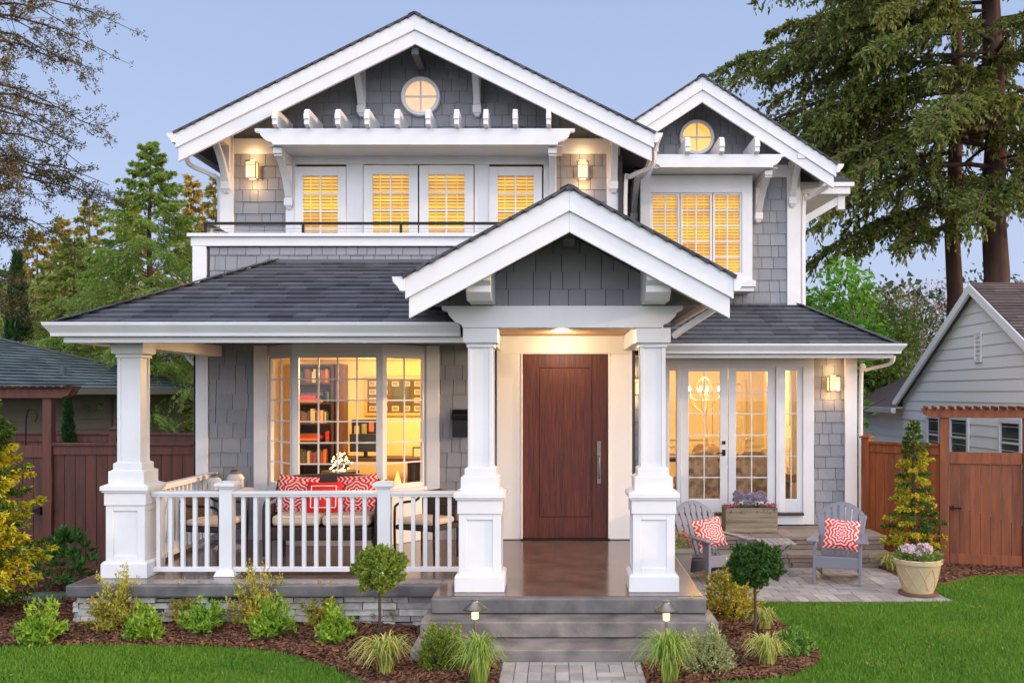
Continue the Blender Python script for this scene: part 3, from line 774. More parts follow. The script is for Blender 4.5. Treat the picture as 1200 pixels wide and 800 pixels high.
hp('dining_room_wall', DR, mat('warm_cream_paint', (.82, .70, .46), .8), 0)
hp('dining_room_floor', MB().box(x0, 14.72, .05, x1, y1, .10), mat('interior_floor', (.25, .13, .06), .4), 0)
# right wing lower roof
RE = 2.625
A, B, C_, D = (.9, 14.0, RE), (4.82, 14.0, RE), (3.92, 15.9, RE+.72), (.9, 15.9, RE+.72)
mb = MB(); mb.add([A, B, C_, D, (.9, 14.0, RE-.05), (4.82, 14.0, RE-.05), (4.82, 19, RE-.05), (4.82, 19, RE), (3.92, 19, RE+.72)],
   [(0, 1, 2, 3), (0, 4, 5, 1), (1, 5, 6, 7), (1, 7, 8, 2)])
rroof = mb.build('roof', soffm, house)
plane_roof([A, B, C_, D], 95, parent=rroof); plane_roof([B, (4.82, 19, RE), (3.92, 19, RE+.72), C_], 96, parent=rroof)
mb = MB()
for i in range(9):
    a = Vector(B).lerp(Vector(C_), i/9)+Vector((0, 0, .035)); b = Vector(B).lerp(Vector(C_), (i+1.1)/9)+Vector((0, 0, .028))
    mb.beam(a, b, .2, .014, up=(.35, -.3, 1))
mb.build('hip_cap', roofm, rroof)
gutter_path([(1.15, 14.0), (4.81, 14.0), (4.81, 19)], RE+.01, rroof)
mb = MB(); mb.box(1.15, 14.02, RE-.19, 4.77, 14.06, RE-.128); mb.box(4.73, 14.06, RE-.19, 4.77, 18.9, RE-.128); hp('fascia_board', mb, white)
hp('eave_soffit', MB().box(1.0, 14.06, RE-.15, 4.73, 14.7, RE-.12).box(4.40, 14.7, RE-.15, 4.73, 18.9, RE-.12), mat('tan_soffit', (.30, .22, .15), .7), 0)
# rail of the upper storeys' floor so no gap shows behind the roofs
hp('wall', MB().box(.84, 13.9, 2.72, .9, 15.9, 5.3), under, 0)

# --- porch slab, steps, stone base
hp('porch_floor', MB().box(-4.98, 9.9, -.12, -1.20, 13.0, -.003), slab, .012)
hp('porch_floor', MB().box(-4.93, 9.98, -.01, -1.20, 12.99, .0), porchf, 0)
hp('entry_landing', MB().box(-1.212, 9.27, -.145, 1.395, 9.75, -.004).box(-1.212, 9.75, -.145, 1.395, 13.0, -.004), slab, .012)
mb = MB(); mb.box(-1.19, 9.38, -.01, 1.37, 12.94, .0); hp('entry_floor', mb, porchf, 0)
hp('step', MB().box(-1.27, 8.96, -.295, 1.46, 9.5, -.152), stepm, .012)
hp('step', MB().box(-1.30, 8.57, -.445, 1.49, 9.4, -.302), stepm, .012)
hp('step_core', MB().box(-1.15, 9.4, -.45, 1.34, 12.9, -.15), stepm, 0)
hp('stone_core', MB().box(-4.88, 10.02, -.5, -1.25, 12.9, -.121), under, 0)
mb = MB()
tiles(mb, (0, 10.02, 0), X3, Z3, rect(-4.90, -.50, -1.22, -.122), (.035, .07), .10, .42, t0=.02, t1=.03, gap=.007, seed=101, jit=.03, rowgap=.006)
tiles(mb, (-4.90, 13.0, 0), (0, -1, 0), Z3, rect(0, -.50, 3.0, -.122), (.035, .07), .10, .42, t0=.02, t1=.03, gap=.007, seed=102, jit=.03, rowgap=.006)
hp('stone_base', mb, ledge, .003)
# two stone garden steps up to the french doors
mb = MB()
for (zt, yf) in ((-.03, 13.55), (-.225, 13.22)):
    mb.box(1.42, yf+.05, -.46, 4.5, 14.7, zt-.055)
    tiles(mb, (0, yf+.05, 0), X3, Z3, rect(1.42, zt-.2, 4.5, zt-.056), .073, .28, .5, t0=.03, t1=.034, gap=.008, seed=int(yf*10), jit=.012, rowgap=.006)
    tiles(mb, (0, yf, zt-.055), X3, (0, 1, 0), rect(1.42, 0, 4.52, 14.65-yf if zt > -.1 else .4), .33, .4, .6, t0=.05, t1=.05, gap=.006, seed=7, jit=.002)
hp('garden_step', mb, blockm, .008)
# ---------------------------------------------------------------- the ground
def G(px, py, z=-.42):
    """point of the ground (height z) seen at a survey pixel"""
    Y = (CZ-z)*1150/(py-460); return ((px-655)*Y/1150, Y)
groundm = mat('garden_soil', (.06, .065, .03), .95, noise=1, nscale=.6, col2=(.045, .035, .02), bump=.5, bscale=20)
mb = MB(); mb.add([(-700, -250, -.47), (700, -250, -.47), (700, 1500, -.47), (-700, 1500, -.47)], [(0, 1, 2, 3)])
tag(mb.build('ground', groundm), kind='structure')
lawn_base = mat('lawn_soil', (.035, .08, .012), .95, noise=1, nscale=4, col2=(.02, .045, .008))
mb = MB(); mb.add([(-14, 1, -.435), (14, 1, -.435), (14, 13.1, -.435), (-14, 13.1, -.435)], [(0, 1, 2, 3)])
tag(mb.build('lawn_ground', lawn_base), kind='structure')

def in_poly(P, X, Y):
    r = np.zeros(len(X), bool); n = len(P)
    for i in range(n):
        x1, y1 = P[i]; x2, y2 = P[(i+1) % n]
        c = ((y1 > Y) != (y2 > Y)) & (X < (x2-x1)*(Y-y1)/(y2-y1+1e-12)+x1)
        r ^= c
    return r
def smooth_poly(P, it=2):
    for _ in range(it):
        Q = []
        for i in range(len(P)):
            a, b = P[i], P[(i+1) % len(P)]
            Q += [(a[0]*.75+b[0]*.25, a[1]*.75+b[1]*.25), (a[0]*.25+b[0]*.75, a[1]*.25+b[1]*.75)]
        P = Q
    return P
bedL = [(-14, 10.1), (-14, 9.14), G(0, 757), G(150, 756.5), G(282, 758), G(340, 766), G(392, 784), (-1.56, 7.95), (-1.25, 7.55), (-.9, 7.4), (-.50, 7.4), (-.50, 8.9), (-1.15, 8.9), (-1.15, 10.1), (-4.8, 10.1), (-4.8, 13.6), (-14, 13.6)]
bedR = [(.72, 8.9), (.72, 7.6), (1.0, 7.7), G(838, 799), G(905, 796), G(948, 785), G(965, 769), G(945, 747), G(912, 730), G(893, 713), (2.05, 11.12), (1.2, 11.12), (1.2, 8.9)]
bedF = [(4.44, 12.2), G(1098, 686), G(1128, 678), G(1150, 674), (14, 12.65), (14, 14.2), (4.3, 15.0), (4.3, 12.6)]
rng = np.random.default_rng(5)

def raw_mesh(name, V, F, mats, parent=None, rnd=None, smooth=False, label=None):
    """fast mesh from numpy arrays: V (n,3), F (m,k)"""
    me = bpy.data.meshes.new(name)
    V = np.asarray(V, dtype=np.float32); F = np.asarray(F, dtype=np.int32)
    c = (V.min(0)+V.max(0))/2
    if parent is None: c[2] = V[:, 2].min()
    V = V-c
    m, k = F.shape
    me.vertices.add(len(V)); me.vertices.foreach_set('co', V.ravel())
    me.loops.add(m*k); me.loops.foreach_set('vertex_index', F.ravel())
    me.polygons.add(m); me.polygons.foreach_set('loop_start', np.arange(0, m*k, k, dtype=np.int32))
    try: me.polygons.foreach_set('loop_total', np.full(m, k, dtype=np.int32))
    except Exception: pass
    if not isinstance(mats, (list, tuple)): mats = [mats]
    for q in mats: me.materials.append(q)
    if rnd is not None:
        at = me.attributes.new('rnd', 'FLOAT', 'FACE'); at.data.foreach_set('value', np.asarray(rnd, dtype=np.float32))
    if smooth: me.polygons.foreach_set('use_smooth', np.ones(m, bool))
    me.update(calc_edges=True); me.validate()
    o = bpy.data.objects.new(name, me); COL.objects.link(o)
    c = Vector([float(q) for q in c])
    if parent is not None: o.parent = parent; o.location = c
    else: o.location = c
    if label: o['label'] = label
    return o

mulchm = mat('bark_mulch', (.26, .105, .045), .9, var=.95, noise=.3, nscale=20, col2=(.035, .016, .009), bump=.4, bscale=60)
def mulch(name, P, dens, near):
    P = np.array(smooth_poly(P, 1)); x0, y0 = P.min(0); x1, y1 = P.max(0)
    x0, x1 = max(x0, -8.5), min(x1, 8.5)
    n = int((x1-x0)*(y1-y0)*dens)
    X = rng.uniform(x0, x1, n); Y = rng.uniform(y0, y1, n)
    k = in_poly(P, X, Y); X, Y = X[k], Y[k]; n = len(X)
    L = rng.uniform(.006, .026, n)**1; Wd = L*rng.uniform(.2, .5, n); a = rng.uniform(0, 6.28, n); t = rng.uniform(-.5, .5, n); t2 = rng.uniform(-.6, .6, n)
    Z = -.405+rng.uniform(-.006, .016, n) + .012*np.sin(X*5)*np.cos(Y*7)
    ux, uy = np.cos(a), np.sin(a)
    V = np.zeros((n, 4, 3))
    for i, (p, q) in enumerate(((-1, -1), (1, -1), (1, 1), (-1, 1))):
        V[:, i, 0] = X+p*L*ux-q*Wd*uy; V[:, i, 1] = Y+p*L*uy+q*Wd*ux; V[:, i, 2] = Z+p*L*t+q*Wd*t2
    o = raw_mesh(name, V.reshape(-1, 3), np.arange(4*n).reshape(n, 4), mulchm, rnd=rng.random(n)**1.5)
    tag(o, kind='stuff')
    mb = MB(); P2 = [tuple(p) for p in P]
    mb.prism(P2, 'z', -.46, -.412); b = mb.build(name+'_bed', mulchm); b.location.z = -.46; tag(b, kind='structure')
    return o
mulch('bark_mulch', bedL, 4500, 1); mulch('bark_mulch', bedR, 7500, 1); mulch('bark_mulch', bedF, 2500, 0)

grassm = mat('grass_blade', (.062, .195, .012), .5, var=.9, noise=1., nscale=1.3, col2=(.14, .28, .025), trans=.3, spec=.3)
def grass(name, x0, x1, y0, y1, dens, excl, h0=.025, h1=.055, label=None):
    n = int((x1-x0)*(y1-y0)*dens)
    X = rng.uniform(x0, x1, n); Y = rng.uniform(y0, y1, n)
    k = np.ones(n, bool)
    for P in excl: k &= ~in_poly(np.array(smooth_poly(P, 1)) if len(P) > 4 else P, X, Y)
    X, Y = X[k], Y[k]; n = len(X)
    a = rng.uniform(0, 6.28, n); h = rng.uniform(h0, h1, n)*np.where(rng.random(n) < .04, 1.5, 1)*(1+.25*np.sin(X*2.1+1)*np.sin(Y*2.7)); wd = rng.uniform(.0025, .0045, n)
    b = rng.uniform(0, 6.28, n); ln = h*rng.uniform(.1, .7, n)
    V = np.zeros((n, 5, 3)); z = np.full(n, -.437)
    V[:, 0] = np.stack([X-wd*np.cos(a), Y-wd*np.sin(a), z], 1); V[:, 1] = np.stack([X+wd*np.cos(a), Y+wd*np.sin(a), z], 1)
    mx, my = X+ln*.35*np.cos(b), Y+ln*.35*np.sin(b)
    V[:, 2] = np.stack([mx+wd*.8*np.cos(a), my+wd*.8*np.sin(a), z+h*.6], 1); V[:, 3] = np.stack([mx-wd*.8*np.cos(a), my-wd*.8*np.sin(a), z+h*.6], 1)
    V[:, 4] = np.stack([X+ln*np.cos(b), Y+ln*np.sin(b), z+h], 1)
    base = np.arange(n)[:, None]*5
    F = np.concatenate([base+np.array([[0, 1, 2]]), base+np.array([[0, 2, 3]]), base+np.array([[3, 2, 4]])], 1).reshape(-1, 3)
    r = np.repeat(rng.random(n), 3)
    return tag(raw_mesh(name, V.reshape(-1, 3), F, grassm, rnd=r), kind='stuff')
pathP = [(-.52, 6), (.74, 6), (.74, 8.7), (-.52, 8.7)]
patioP = [(1.3, 11.06), (4.47, 11.06), (4.30, 13.6), (1.3, 13.6)]
grass('lawn', -6.5, -.45, 7.2, 9.3, 9000, [bedL, pathP])
grass('lawn', .75, 6.8, 7.2, 13.0, 6500, [bedR, bedF, pathP, patioP])

# path and patio of small pavers
mb = MB(); mb.box(-.50, 5.5, -.46, .72, 8.57, -.418); o = mb.build('path_base', joint); tag(o, kind='structure')
mb = MB(); 
def basket(mb, x0, x1, y0, y1, z, u, seed, poly=None):
    """pavers 2u x u in a soldier-and-stretcher weave"""
    r_ = random.Random(seed); j = 0; y = y0
    while y < y1-.01:
        x = x0 - (u if j % 2 else 0)
        while x < x1-.01:
            k = r_.random()
            def put(a, b, c, d):
                g = .003; q = [(a+g, b+g), (c-g, b+g), (c-g, d-g), (a+g, d-g)]
                q = clip_poly([(x0, y0), (x1, y0), (x1, y1), (x0, y1)], q)
                if poly: q = clip_poly(poly, q) if len(q) > 2 else q
                if len(q) > 2:
                    dz = r_.uniform(-.0015, .0015); mb.prism(q, 'z', z-.04, z+dz)
            if k < .45: put(x, y, x+2*u, y+u); put(x, y+u, x+2*u, y+2*u)
            elif k < .6: put(x, y, x+2*u, y+2*u)
            else: put(x, y, x+u, y+2*u); put(x+u, y, x+2*u, y+2*u)
            x += 2*u
        y += 2*u; j += 1
basket(mb, -.49, .71, 5.5, 8.565, -.408, .115, 3)
tag(mb.build('path', paver, bevel=.004), kind='structure')
pp = [(1.40, 11.10), (4.46, 11.10), (4.30, 13.20), (1.40, 13.20)]
mb = MB(); mb.prism([(1.38, 11.08), (4.48, 11.08), (4.30, 14.0), (1.38, 14.0)], 'z', -.46, -.42); tag(mb.build('patio_base', joint), kind='structure')
mb = MB(); basket(mb, 1.40, 4.47, 11.10, 13.20, -.410, .12, 4, pp)
tag(mb.build('patio', paver, bevel=.004), kind='structure')

# ---------------------------------------------------------------- foliage tools
def unit(v): return v/np.maximum(np.linalg.norm(v, axis=-1, keepdims=True), 1e-9)
def leaf_arrays(P, D, L, Wd, rg, droopn=.15, flat=None):
    """one folded diamond (4 verts) per leaf: base P, direction D, length L, half width Wd"""
    n = len(P); D = unit(D)
    R_ = rg.normal(size=(n, 3))
    if flat is not None: R_ = R_*(1-flat)+np.array([0, 0, 1.])*flat*2
    S = unit(np.cross(D, R_)); Nn = np.cross(S, D)
    L = np.asarray(L)[:, None]*np.ones((n, 1)); Wd = np.asarray(Wd)[:, None]*np.ones((n, 1))
    V = np.zeros((n, 4, 3))
    V[:, 0] = P; V[:, 1] = P+D*L*.45+S*Wd+Nn*L*.08; V[:, 2] = P+D*L-Nn*L*droopn; V[:, 3] = P+D*L*.45-S*Wd+Nn*L*.08
    return V.reshape(-1, 3)
def leaves(name, P, D, L, Wd, m, parent, rg, rnd=None, **k):
    n = len(P); V = leaf_arrays(P, D, np.broadcast_to(L, (n,)), np.broadcast_to(Wd, (n,)), rg, **k)
    return raw_mesh(name, V, np.arange(4*n).reshape(n, 4), m, parent, rnd=rg.random(n) if rnd is None else rnd)
def leafm(name, c1, c2, trans=.35, rough=.5, noise=.4, nscale=1.5, var=1.):
    return mat(name, c1, rough, var=var, noise=noise, nscale=nscale, col2=c2, trans=trans, spec=.35)
barkm = mat('bark', (.10, .065, .045), .95, noise=1, nscale=5, col2=(.04, .028, .022), bump=1, bscale=14, stretch=(1, 1, .2))
redbark = mat('red_bark', (.12, .062, .045), .95, noise=1, nscale=6, col2=(.045, .028, .024), bump=1.5, bscale=12, stretch=(1, 1, .15))
# ---------------------------------------------------------------- lamps that are lit in the photo
def point(name, loc, e, col=(1, .58, .25), r=.05):
    l = bpy.data.lights.new(name, 'POINT'); l.energy = e; l.color = col; l.shadow_soft_size = r
    o = bpy.data.objects.new(name, l); COL.objects.link(o); o.location = loc; return o
def wall_lantern(x, Y, z, label, h=.22, wd=.15, e=1.9):
    t = empty('wall_lantern', (x, Y, z-h/2-.03), 0, label, 'lantern', 'lit wall lanterns on the shingles')
    y0 = Y-.16
    MB().box(x+.01, Y-.035, z-.11, x+.10, Y-.018, z+.10).build('back_plate', bronze, t, bevel=.004)
    mb = MB(); mb.frustum(x, y0, z+h/2, wd/2+.012, wd/2+.012, z+h/2+.03, .05, .05); mb.box(x-.012, y0-.012, z+h/2+.03, x+.012, y0+.012, z+h/2+.055)
    mb.box(x+.02, y0, z+h/2-.0, x+.04, Y-.03, z+h/2+.02)
    for sx in (-1, 1):
        for sy in (-1, 1): mb.box(x+sx*(wd/2-.004)-.009, y0+sy*(wd/2-.004)-.009, z-h/2, x+sx*(wd/2-.004)+.009, y0+sy*(wd/2-.004)+.009, z+h/2)
    mb.box(x-wd/2, y0-wd/2-.006, z+h/2-.05, x+wd/2, y0-wd/2+.002, z+h/2-.04); mb.box(x-.004, y0-wd/2-.006, z-h/2, x+.004, y0-wd/2+.002, z+h/2-.05)
    mb.box(x-wd/2-.004, y0-wd/2-.004, z-h/2-.02, x+wd/2+.004, y0+wd/2+.004, z-h/2)
    mb.build('housing', bronze, t, bevel=.002)
    MB().box(x-wd/2+.012, y0-wd/2+.012, z-h/2+.002, x+wd/2-.012, y0+wd/2-.012, z+h/2-.002).build('lamp_glass', lampglass, t)
    p = point('lamp_light', (x-.0, y0-wd/2-.03, z-.02), e); p.parent = t; p.location = Vector((0, y0-Y+.02, -.05))
    p2 = point('lamp_light', (0, 0, 0), e*.9); p2.parent = t; p2.location = Vector((0, y0-Y+.02, h+.14))
    return t
wall_lantern(-4.33, 14, 5.07, 'small lit lantern on the upstairs shingles left of the balcony windows')
wall_lantern(.335, 14, 5.07, 'small lit lantern on the upstairs shingles right of the balcony windows')
wall_lantern(4.07, 14.7, 2.07, 'lit lantern on the shingles right of the glass garden doors', wd=.17, h=.2)
wall_lantern(1.13, 14.7, 2.03, 'lit lantern half hidden between the front door wall and the right entry column', wd=.13)
# recessed porch light
t = empty('ceiling_light', (.0, 11.4, 2.68), 0, 'small round recessed light in the wooden porch ceiling', 'ceiling light')
MB().lathe([(.07, 0), (.07, .02)], (0, 10.6, 2.675), 20).build('bulb', bulbm, t)
MB().lathe([(.10, .012), (.10, .02), (.071, .02), (.071, .012)], (0, 10.6, 2.674), 24).build('trim_ring', white, t)
p = point('ceiling_light_glow', (0, 0, 0), 13, (1, .76, .50), .08); p.parent = t; p.location = (.03, -.3, -.12)
p = point('ceiling_light_glow', (0, 0, 0), 13, (1, .76, .50), .08); p.parent = t; p.location = (.03, .9, -.12)
# path lights
def path_light(x, y, z, label):
    t = empty('path_light', (x, y, -.41), 0, label, 'path light', 'small path lights beside the entry steps')
    MB().tube([(x, y, -.41), (x, y, z-.09)], .012, 10).build('stem', bronze, t, smooth=True)
    MB().lathe([(.014, -.10), (.03, -.09), (.033, -.02), (.02, -.005)], (x, y, z), 16).build('lamp_glass', mat('amber_lamp_glass', (1, .7, .3), .4, emit=(1, .52, .12), es=.55), t, smooth=True)
    MB().lathe([(.105, -.012), (.108, 0), (.035, .055), (.032, .06), (.034, .075), (.015, .08)], (x, y, z), 28).build('lamp_shade', bronze, t, smooth=True)
    p = point('lamp_light', (0, 0, 0), .8, (1, .66, .3), .03); p.parent = t; p.location = (0, -.06, z+.41-.06)
path_light(-.735, 8.6, .055, 'small metal path light in the bed left of the entry steps')
path_light(.93, 8.5, .065, 'small metal path light in the bed right of the entry steps')

# ---------------------------------------------------------------- living room contents
point('living_room_light', (-2.8, 14.2, 2.3), 100, (1, .64, .28), .25)
point('living_room_light', (-1.5, 15.2, 1.9), 30, (1, .64, .26), .1)
darkwood = mat('dark_bookcase_wood', (.045, .02, .012), .45)
def at(px, py, Y): v = W(px, py, Y); return v.x, v.z
t = empty('bookcase', (-3.9, 16.0, .05), 0, 'tall dark bookcase full of books behind the bay window', 'bookcase')
x0, x1 = -4.25, -3.62; y0, y1 = 15.75, 16.15
mb = MB(); mb.box(x0, y0, .05, x0+.04, y1, 2.40); mb.box(x1-.04, y0, .05, x1, y1, 2.40); mb.box(x0+.04, y1-.02, .05, x1-.04, y1, 2.4); mb.build('case', darkwood, t)
shelves = [.08, .45, .80, 1.13, 1.45, 1.78, 2.10, 2.38]
for z in shelves: MB().box(x0+.04, y0+.01, z-.025, x1-.04, y1-.02, z).build('shelf', darkwood, t)
cols = [('red', (.45, .03, .02)), ('cream', (.6, .5, .33)), ('orange', (.6, .2, .04)), ('green', (.05, .12, .06)), ('black', (.02, .02, .025)), ('brown', (.2, .08, .04)), ('blue', (.05, .08, .2))]
rr = random.Random(8)
for si, z in enumerate(shelves[1:-1]):
    x = x0+.07; k = 0
    if si % 2 == 0:
        zz = z+.002
        for k in range(4):
            cn, cc = cols[rr.randrange(7)]; th = rr.uniform(.025, .045); wd = rr.uniform(.26, .38)
            b = MB().box(x, y0+.04, zz, x+wd, y0+.25, zz+th).build('book', mat('book_'+cn, cc, .6), None); zz += th+.001
            tag(b, '%s book lying in a flat stack in the dark bookcase' % cn, 'book', 'books in the bookcase')
        x += .42
    while x < x1-.09 and k < 14:
        cn, cc = cols[rr.randrange(7)]; th = rr.uniform(.02, .045); hh = rr.uniform(.17, .24)
        b = MB().box(x, y0+.05, z+.002, x+th, y0+.24, z+hh).build('book', mat('book_'+cn, cc, .6), None)
        tag(b, '%s book standing upright in the dark bookcase' % cn, 'book', 'books in the bookcase'); x += th+.002; k += 1
t = empty('tall_cabinet', (-3.45, 16.0, .05), 0, 'narrow tall brown cabinet standing beside the bookcase', 'cabinet')
mb = MB(); mb.box(-3.60, 15.8, .05, -3.47, 16.15, 2.40); mb.build('case', mat('brown_wood', (.10, .045, .02), .45), t, bevel=.004)
MB().box(-3.59, 15.79, .15, -3.48, 15.8, 2.30).build('cabinet_door', mat('brown_wood', (.10, .045, .02), .45), t, bevel=.003)
t = empty('picture_frame', (-2.2, 16.19, 1.5), 0, 'large framed collage of small photographs on the yellow wall', 'picture')
a, zt = at(424, 441, 16.15); b, zb = at(497, 487, 16.15)
fx0, fx1, fz0, fz1 = -3.2, -2.15, zb, zt
fr = MB(); frame_box(fr, fx0, fx1, fz0, fz1, 16.16, .05, .04); fr.build('frame', mat('gilt_frame', (.55, .36, .12), .4), t, bevel=.004)
MB().box(fx0+.05, 16.14, fz0+.05, fx1-.05, 16.155, fz1-.05).build('mount', mat('olive_mount', (.10, .075, .03), .7), t)
for i in range(5):
    for j in range(4):
        if 1 < i < 4 and j in (1, 2): continue
        px_, pz = fx0+.14+i*.185, fz0+.12+j*(fz1-fz0-.24)/3
        p = MB().box(px_-.055, 16.13, pz-.04, px_+.055, 16.139, pz+.04).build('mat_window', mat('photo_cream', (.7, .6, .4), .7), t)
        MB().box(px_-.04, 16.124, pz-.028, px_+.04, 16.129, pz+.028).build('photograph', mat('photo_print', (.12, .09, .07), .5, noise=1, nscale=30, col2=(.4, .3, .2)), p)
p = MB().box(fx0+.49, 16.125, fz0+.2, fx0+.75, 16.139, fz1-.17).build('photograph', mat('photo_dark', (.05, .06, .03), .5), t)
t = empty('desk', (-2.9, 15.5, .05), 0, 'dark wooden desk standing in the lit room behind the bay', 'desk')
MB().box(-3.45, 15.1, .88, -1.9, 15.8, .93).build('desk_top', darkwood, t, bevel=.004)
for x in (-3.40, -1.98):
    for y in (15.15, 15.72): MB().box(x-.03, y-.03, .05, x+.03, y+.03, .88).build('leg', darkwood, t)
t = empty('monitor', (-3.0, 15.3, .93), 0, 'black computer monitor standing on the desk', 'monitor')
MB().box(-3.26, 15.28, 1.02, -2.78, 15.32, 1.30).build('screen', mat('black_gloss', (.01, .01, .012), .2), t, bevel=.006)
mb = MB(); mb.box(-3.05, 15.32, .95, -2.99, 15.36, 1.12); mb.box(-3.14, 15.22, .931, -2.90, 15.42, .95); mb.build('stand', blackm, t)
t = empty('pin_board', (-3.25, 16.1, 1.2), 0, 'dark pin board with cards on the wall above the monitor', 'pin board')
MB().box(-3.40, 16.13, 1.20, -3.0, 16.16, 1.50).build('board', mat('black_gloss', (.01, .01, .012), .2), t)
for i in range(3): MB().box(-3.36+i*.12, 16.115, 1.24+.03*i, -3.28+i*.12, 16.128, 1.40+.03*i).build('card', mat('card_%d' % i, ((.5, .4, .1), (.3, .3, .1), (.5, .15, .1))[i], .7), t)
# starburst table lamp
c = W(399, 543, 13.6); rr = random.Random(3)
t = empty('table_lamp', (c.x, c.y, .88), 0, 'starburst table lamp with many tiny glowing bulbs', 'lamp')
mb = MB(); bl = MB()
for i in range(46):
    d = Vector((rr.gauss(0, 1), rr.gauss(0, 1), rr.gauss(0, 1))).normalized(); e = c+d*rr.uniform(.10, .165)
    mb.tube([c, e], .002, 4); bl.lathe([(.003, -.011), (.010, -.006), (.0115, 0), (.010, .006), (.003, .011)], tuple(e), 8)
mb.tube([c, (c.x, c.y, .86)], .006, 8); mb.build('stem', bronze, t); bl.build('bulb_cluster', mat('tiny_bulb', (1, .85, .5), .4, emit=(1, .72, .32), es=5), t)
t2 = empty('side_table', (c.x, c.y, .05), 0, 'small round table carrying the starburst lamp', 'side table')
MB().lathe([(.26, .80), (.26, .83), (.0, .83)], (c.x, c.y, .03), 24).build('table_top', darkwood, t2); MB().tube([(c.x, c.y, .05), (c.x, c.y, .83)], .03, 10).build('leg', darkwood, t2)
# small lamp and photo frames on a console to the right
t = empty('console_table', (-1.95, 15.6, .05), 0, 'brown console table at the right side of the lit room', 'table')
MB().box(-2.45, 15.5, .84, -1.45, 15.95, .88).build('table_top', mat('brown_wood', (.10, .045, .02), .45), t)
MB().box(-2.40, 15.55, .05, -1.5, 15.93, .84).build('cabinet_body', darkwood, t)
t = empty('photo_frame', (-2.25, 15.6, .88), 0, 'small dark photo frame standing on the console table', 'photo frame')
fr = MB(); frame_box(fr, -2.33, -2.18, .89, 1.08, 15.62, .02, .015); fr.build('frame', darkwood, t); MB().box(-2.31, 15.612, .91, -2.20, 15.618, 1.06).build('photograph', mat('photo_cream', (.7, .6, .4), .7), t)
t = empty('cone_lamp', (-1.93, 14.6, .88), 0, 'small glowing cone shaped lamp at the right of the bay window', 'lamp')
v = W(466, 560, 14.6)
MB().lathe([(.055, -.09), (.05, -.05), (.03, .02), (.008, .10)], tuple(v), 14).build('lamp_shade', mat('cone_glow', (1, .6, .25), .5, emit=(1, .5, .15), es=.9, noise=.8, nscale=22, col2=(.2, .06, .02)), t, smooth=True)
MB().lathe([(.06, -.11), (.06, -.09)], tuple(v), 14).build('base', darkwood, t)
t2 = empty('pedestal', (v.x, v.y, .05), 0, 'dark pedestal under the small cone lamp', 'pedestal'); MB().box(v.x-.14, v.y-.12, .05, v.x+.14, v.y+.12, v.z-.115).build('body', darkwood, t2, bevel=.004)

# ---------------------------------------------------------------- dining room contents
point('dining_room_light', (2.5, 16.6, 2.35), 78, (1, .66, .30), .2)
c = W(825, 458, 16.4)
t = empty('chandelier', (c.x, c.y, c.z), 0, 'slender curved-arm chandelier with glowing candle bulbs in the dining room', 'chandelier')
mb = MB(); mb.tube([(c.x, c.y, 2.6), (c.x, c.y, c.z+.22)], .006, 6)
for i in range(6):
    a = i*math.pi/3+.2; ca, sa = math.cos(a), math.sin(a)
    P = [(0, .24), (.10, .16), (.14, .04), (.06, -.10), (0.10, -.16), (.25, -.12), (.31, .0)]
    mb.tube(smooth_pts([(c.x+r*ca, c.y+r*sa, c.z+z) for r, z in P], 5), .0065, 6)
    Q = [(.25, -.10), (.20, -.25), (.08, -.33), (.0, -.42)]
    mb.tube(smooth_pts([(c.x+r*ca, c.y+r*sa, c.z+z) for r, z in Q], 5), .005, 6)
mb.build('arms', mat('silver_leaf', (.75, .66, .48), .35, metal=.6), t)
for i in range(6):
    a = i*math.pi/3+.2; e = (c.x+.31*math.cos(a), c.y+.31*math.sin(a), c.z)
    MB().lathe([(.004, .0), (.010, .01), (.014, .03), (.009, .055), (.003, .075)], e, 10).build('bulb', bulbm, t, smooth=True)
def dining_chair(x, y, rz, label):
    t = empty('dining_chair', (x, y, .10), rz, label, 'chair', 'upholstered dining chairs')
    fab = mat('tan_patterned_fabric', (.50, .38, .24), .85, noise=1, nscale=9, col2=(.16, .10, .065))
    mb = MB(); mb.prism([(-.27, .12), (.27, .12), (.27, .70), (.23, .86), (.13, .92), (-.13, .92), (-.23, .86), (-.27, .70)], 'y', .22, .32); mb.build('backrest', fab, t, bevel=.03, local=True)
    MB().box(-.26, -.25, .36, .26, .24, .50).build('seat', fab, t, bevel=.03, local=True)
    for sx in (-1, 1):
        for sy in (-1, 1): MB().frustum(sx*.22, sy*.2, 0, .015, .015, .36, .025, .025).build('leg', darkwood, t, local=True)
v = W(813, 560, 15.8); dining_chair(v.x, 15.7, R(200), 'patterned dining chair seen through the left glass door')
dining_chair(v.x+.55, 17.6, R(10), 'patterned dining chair at the far side of the dining table')
v = W(882, 560, 15.8); dining_chair(v.x-.05, 15.75, R(178), 'patterned dining chair seen through the middle of the right glass door')
dining_chair(v.x+.62, 16.4, R(100), 'patterned dining chair at the right end of the dining table')
t = empty('dining_table', (2.6, 16.7, .10), 0, 'dark dining table under the chandelier', 'table')
MB().box(1.75, 16.2, .80, 3.5, 17.3, .86).build('table_top', darkwood, t, bevel=.01)
MB().lathe([(.25, 0), (.22, .05), (.08, .12), (.07, .5), (.16, .7)], (2.2, 16.75, .10), 16).build('pedestal', darkwood, t); MB().lathe([(.25, 0), (.22, .05), (.08, .12), (.07, .5), (.16, .7)], (3.0, 16.75, .10), 16).build('pedestal', darkwood, t)
crm = mat('warm_trim', (.80, .70, .50), .5)
t = empty('tall_china_cabinet', (4.0, 17.2, .1), 0, 'cream built-in cabinet with drawers seen through the right sidelight', 'cabinet')
MB().box(3.84, 16.2, .10, 4.2, 18.4, 2.4).build('case', crm, t, bevel=.005)
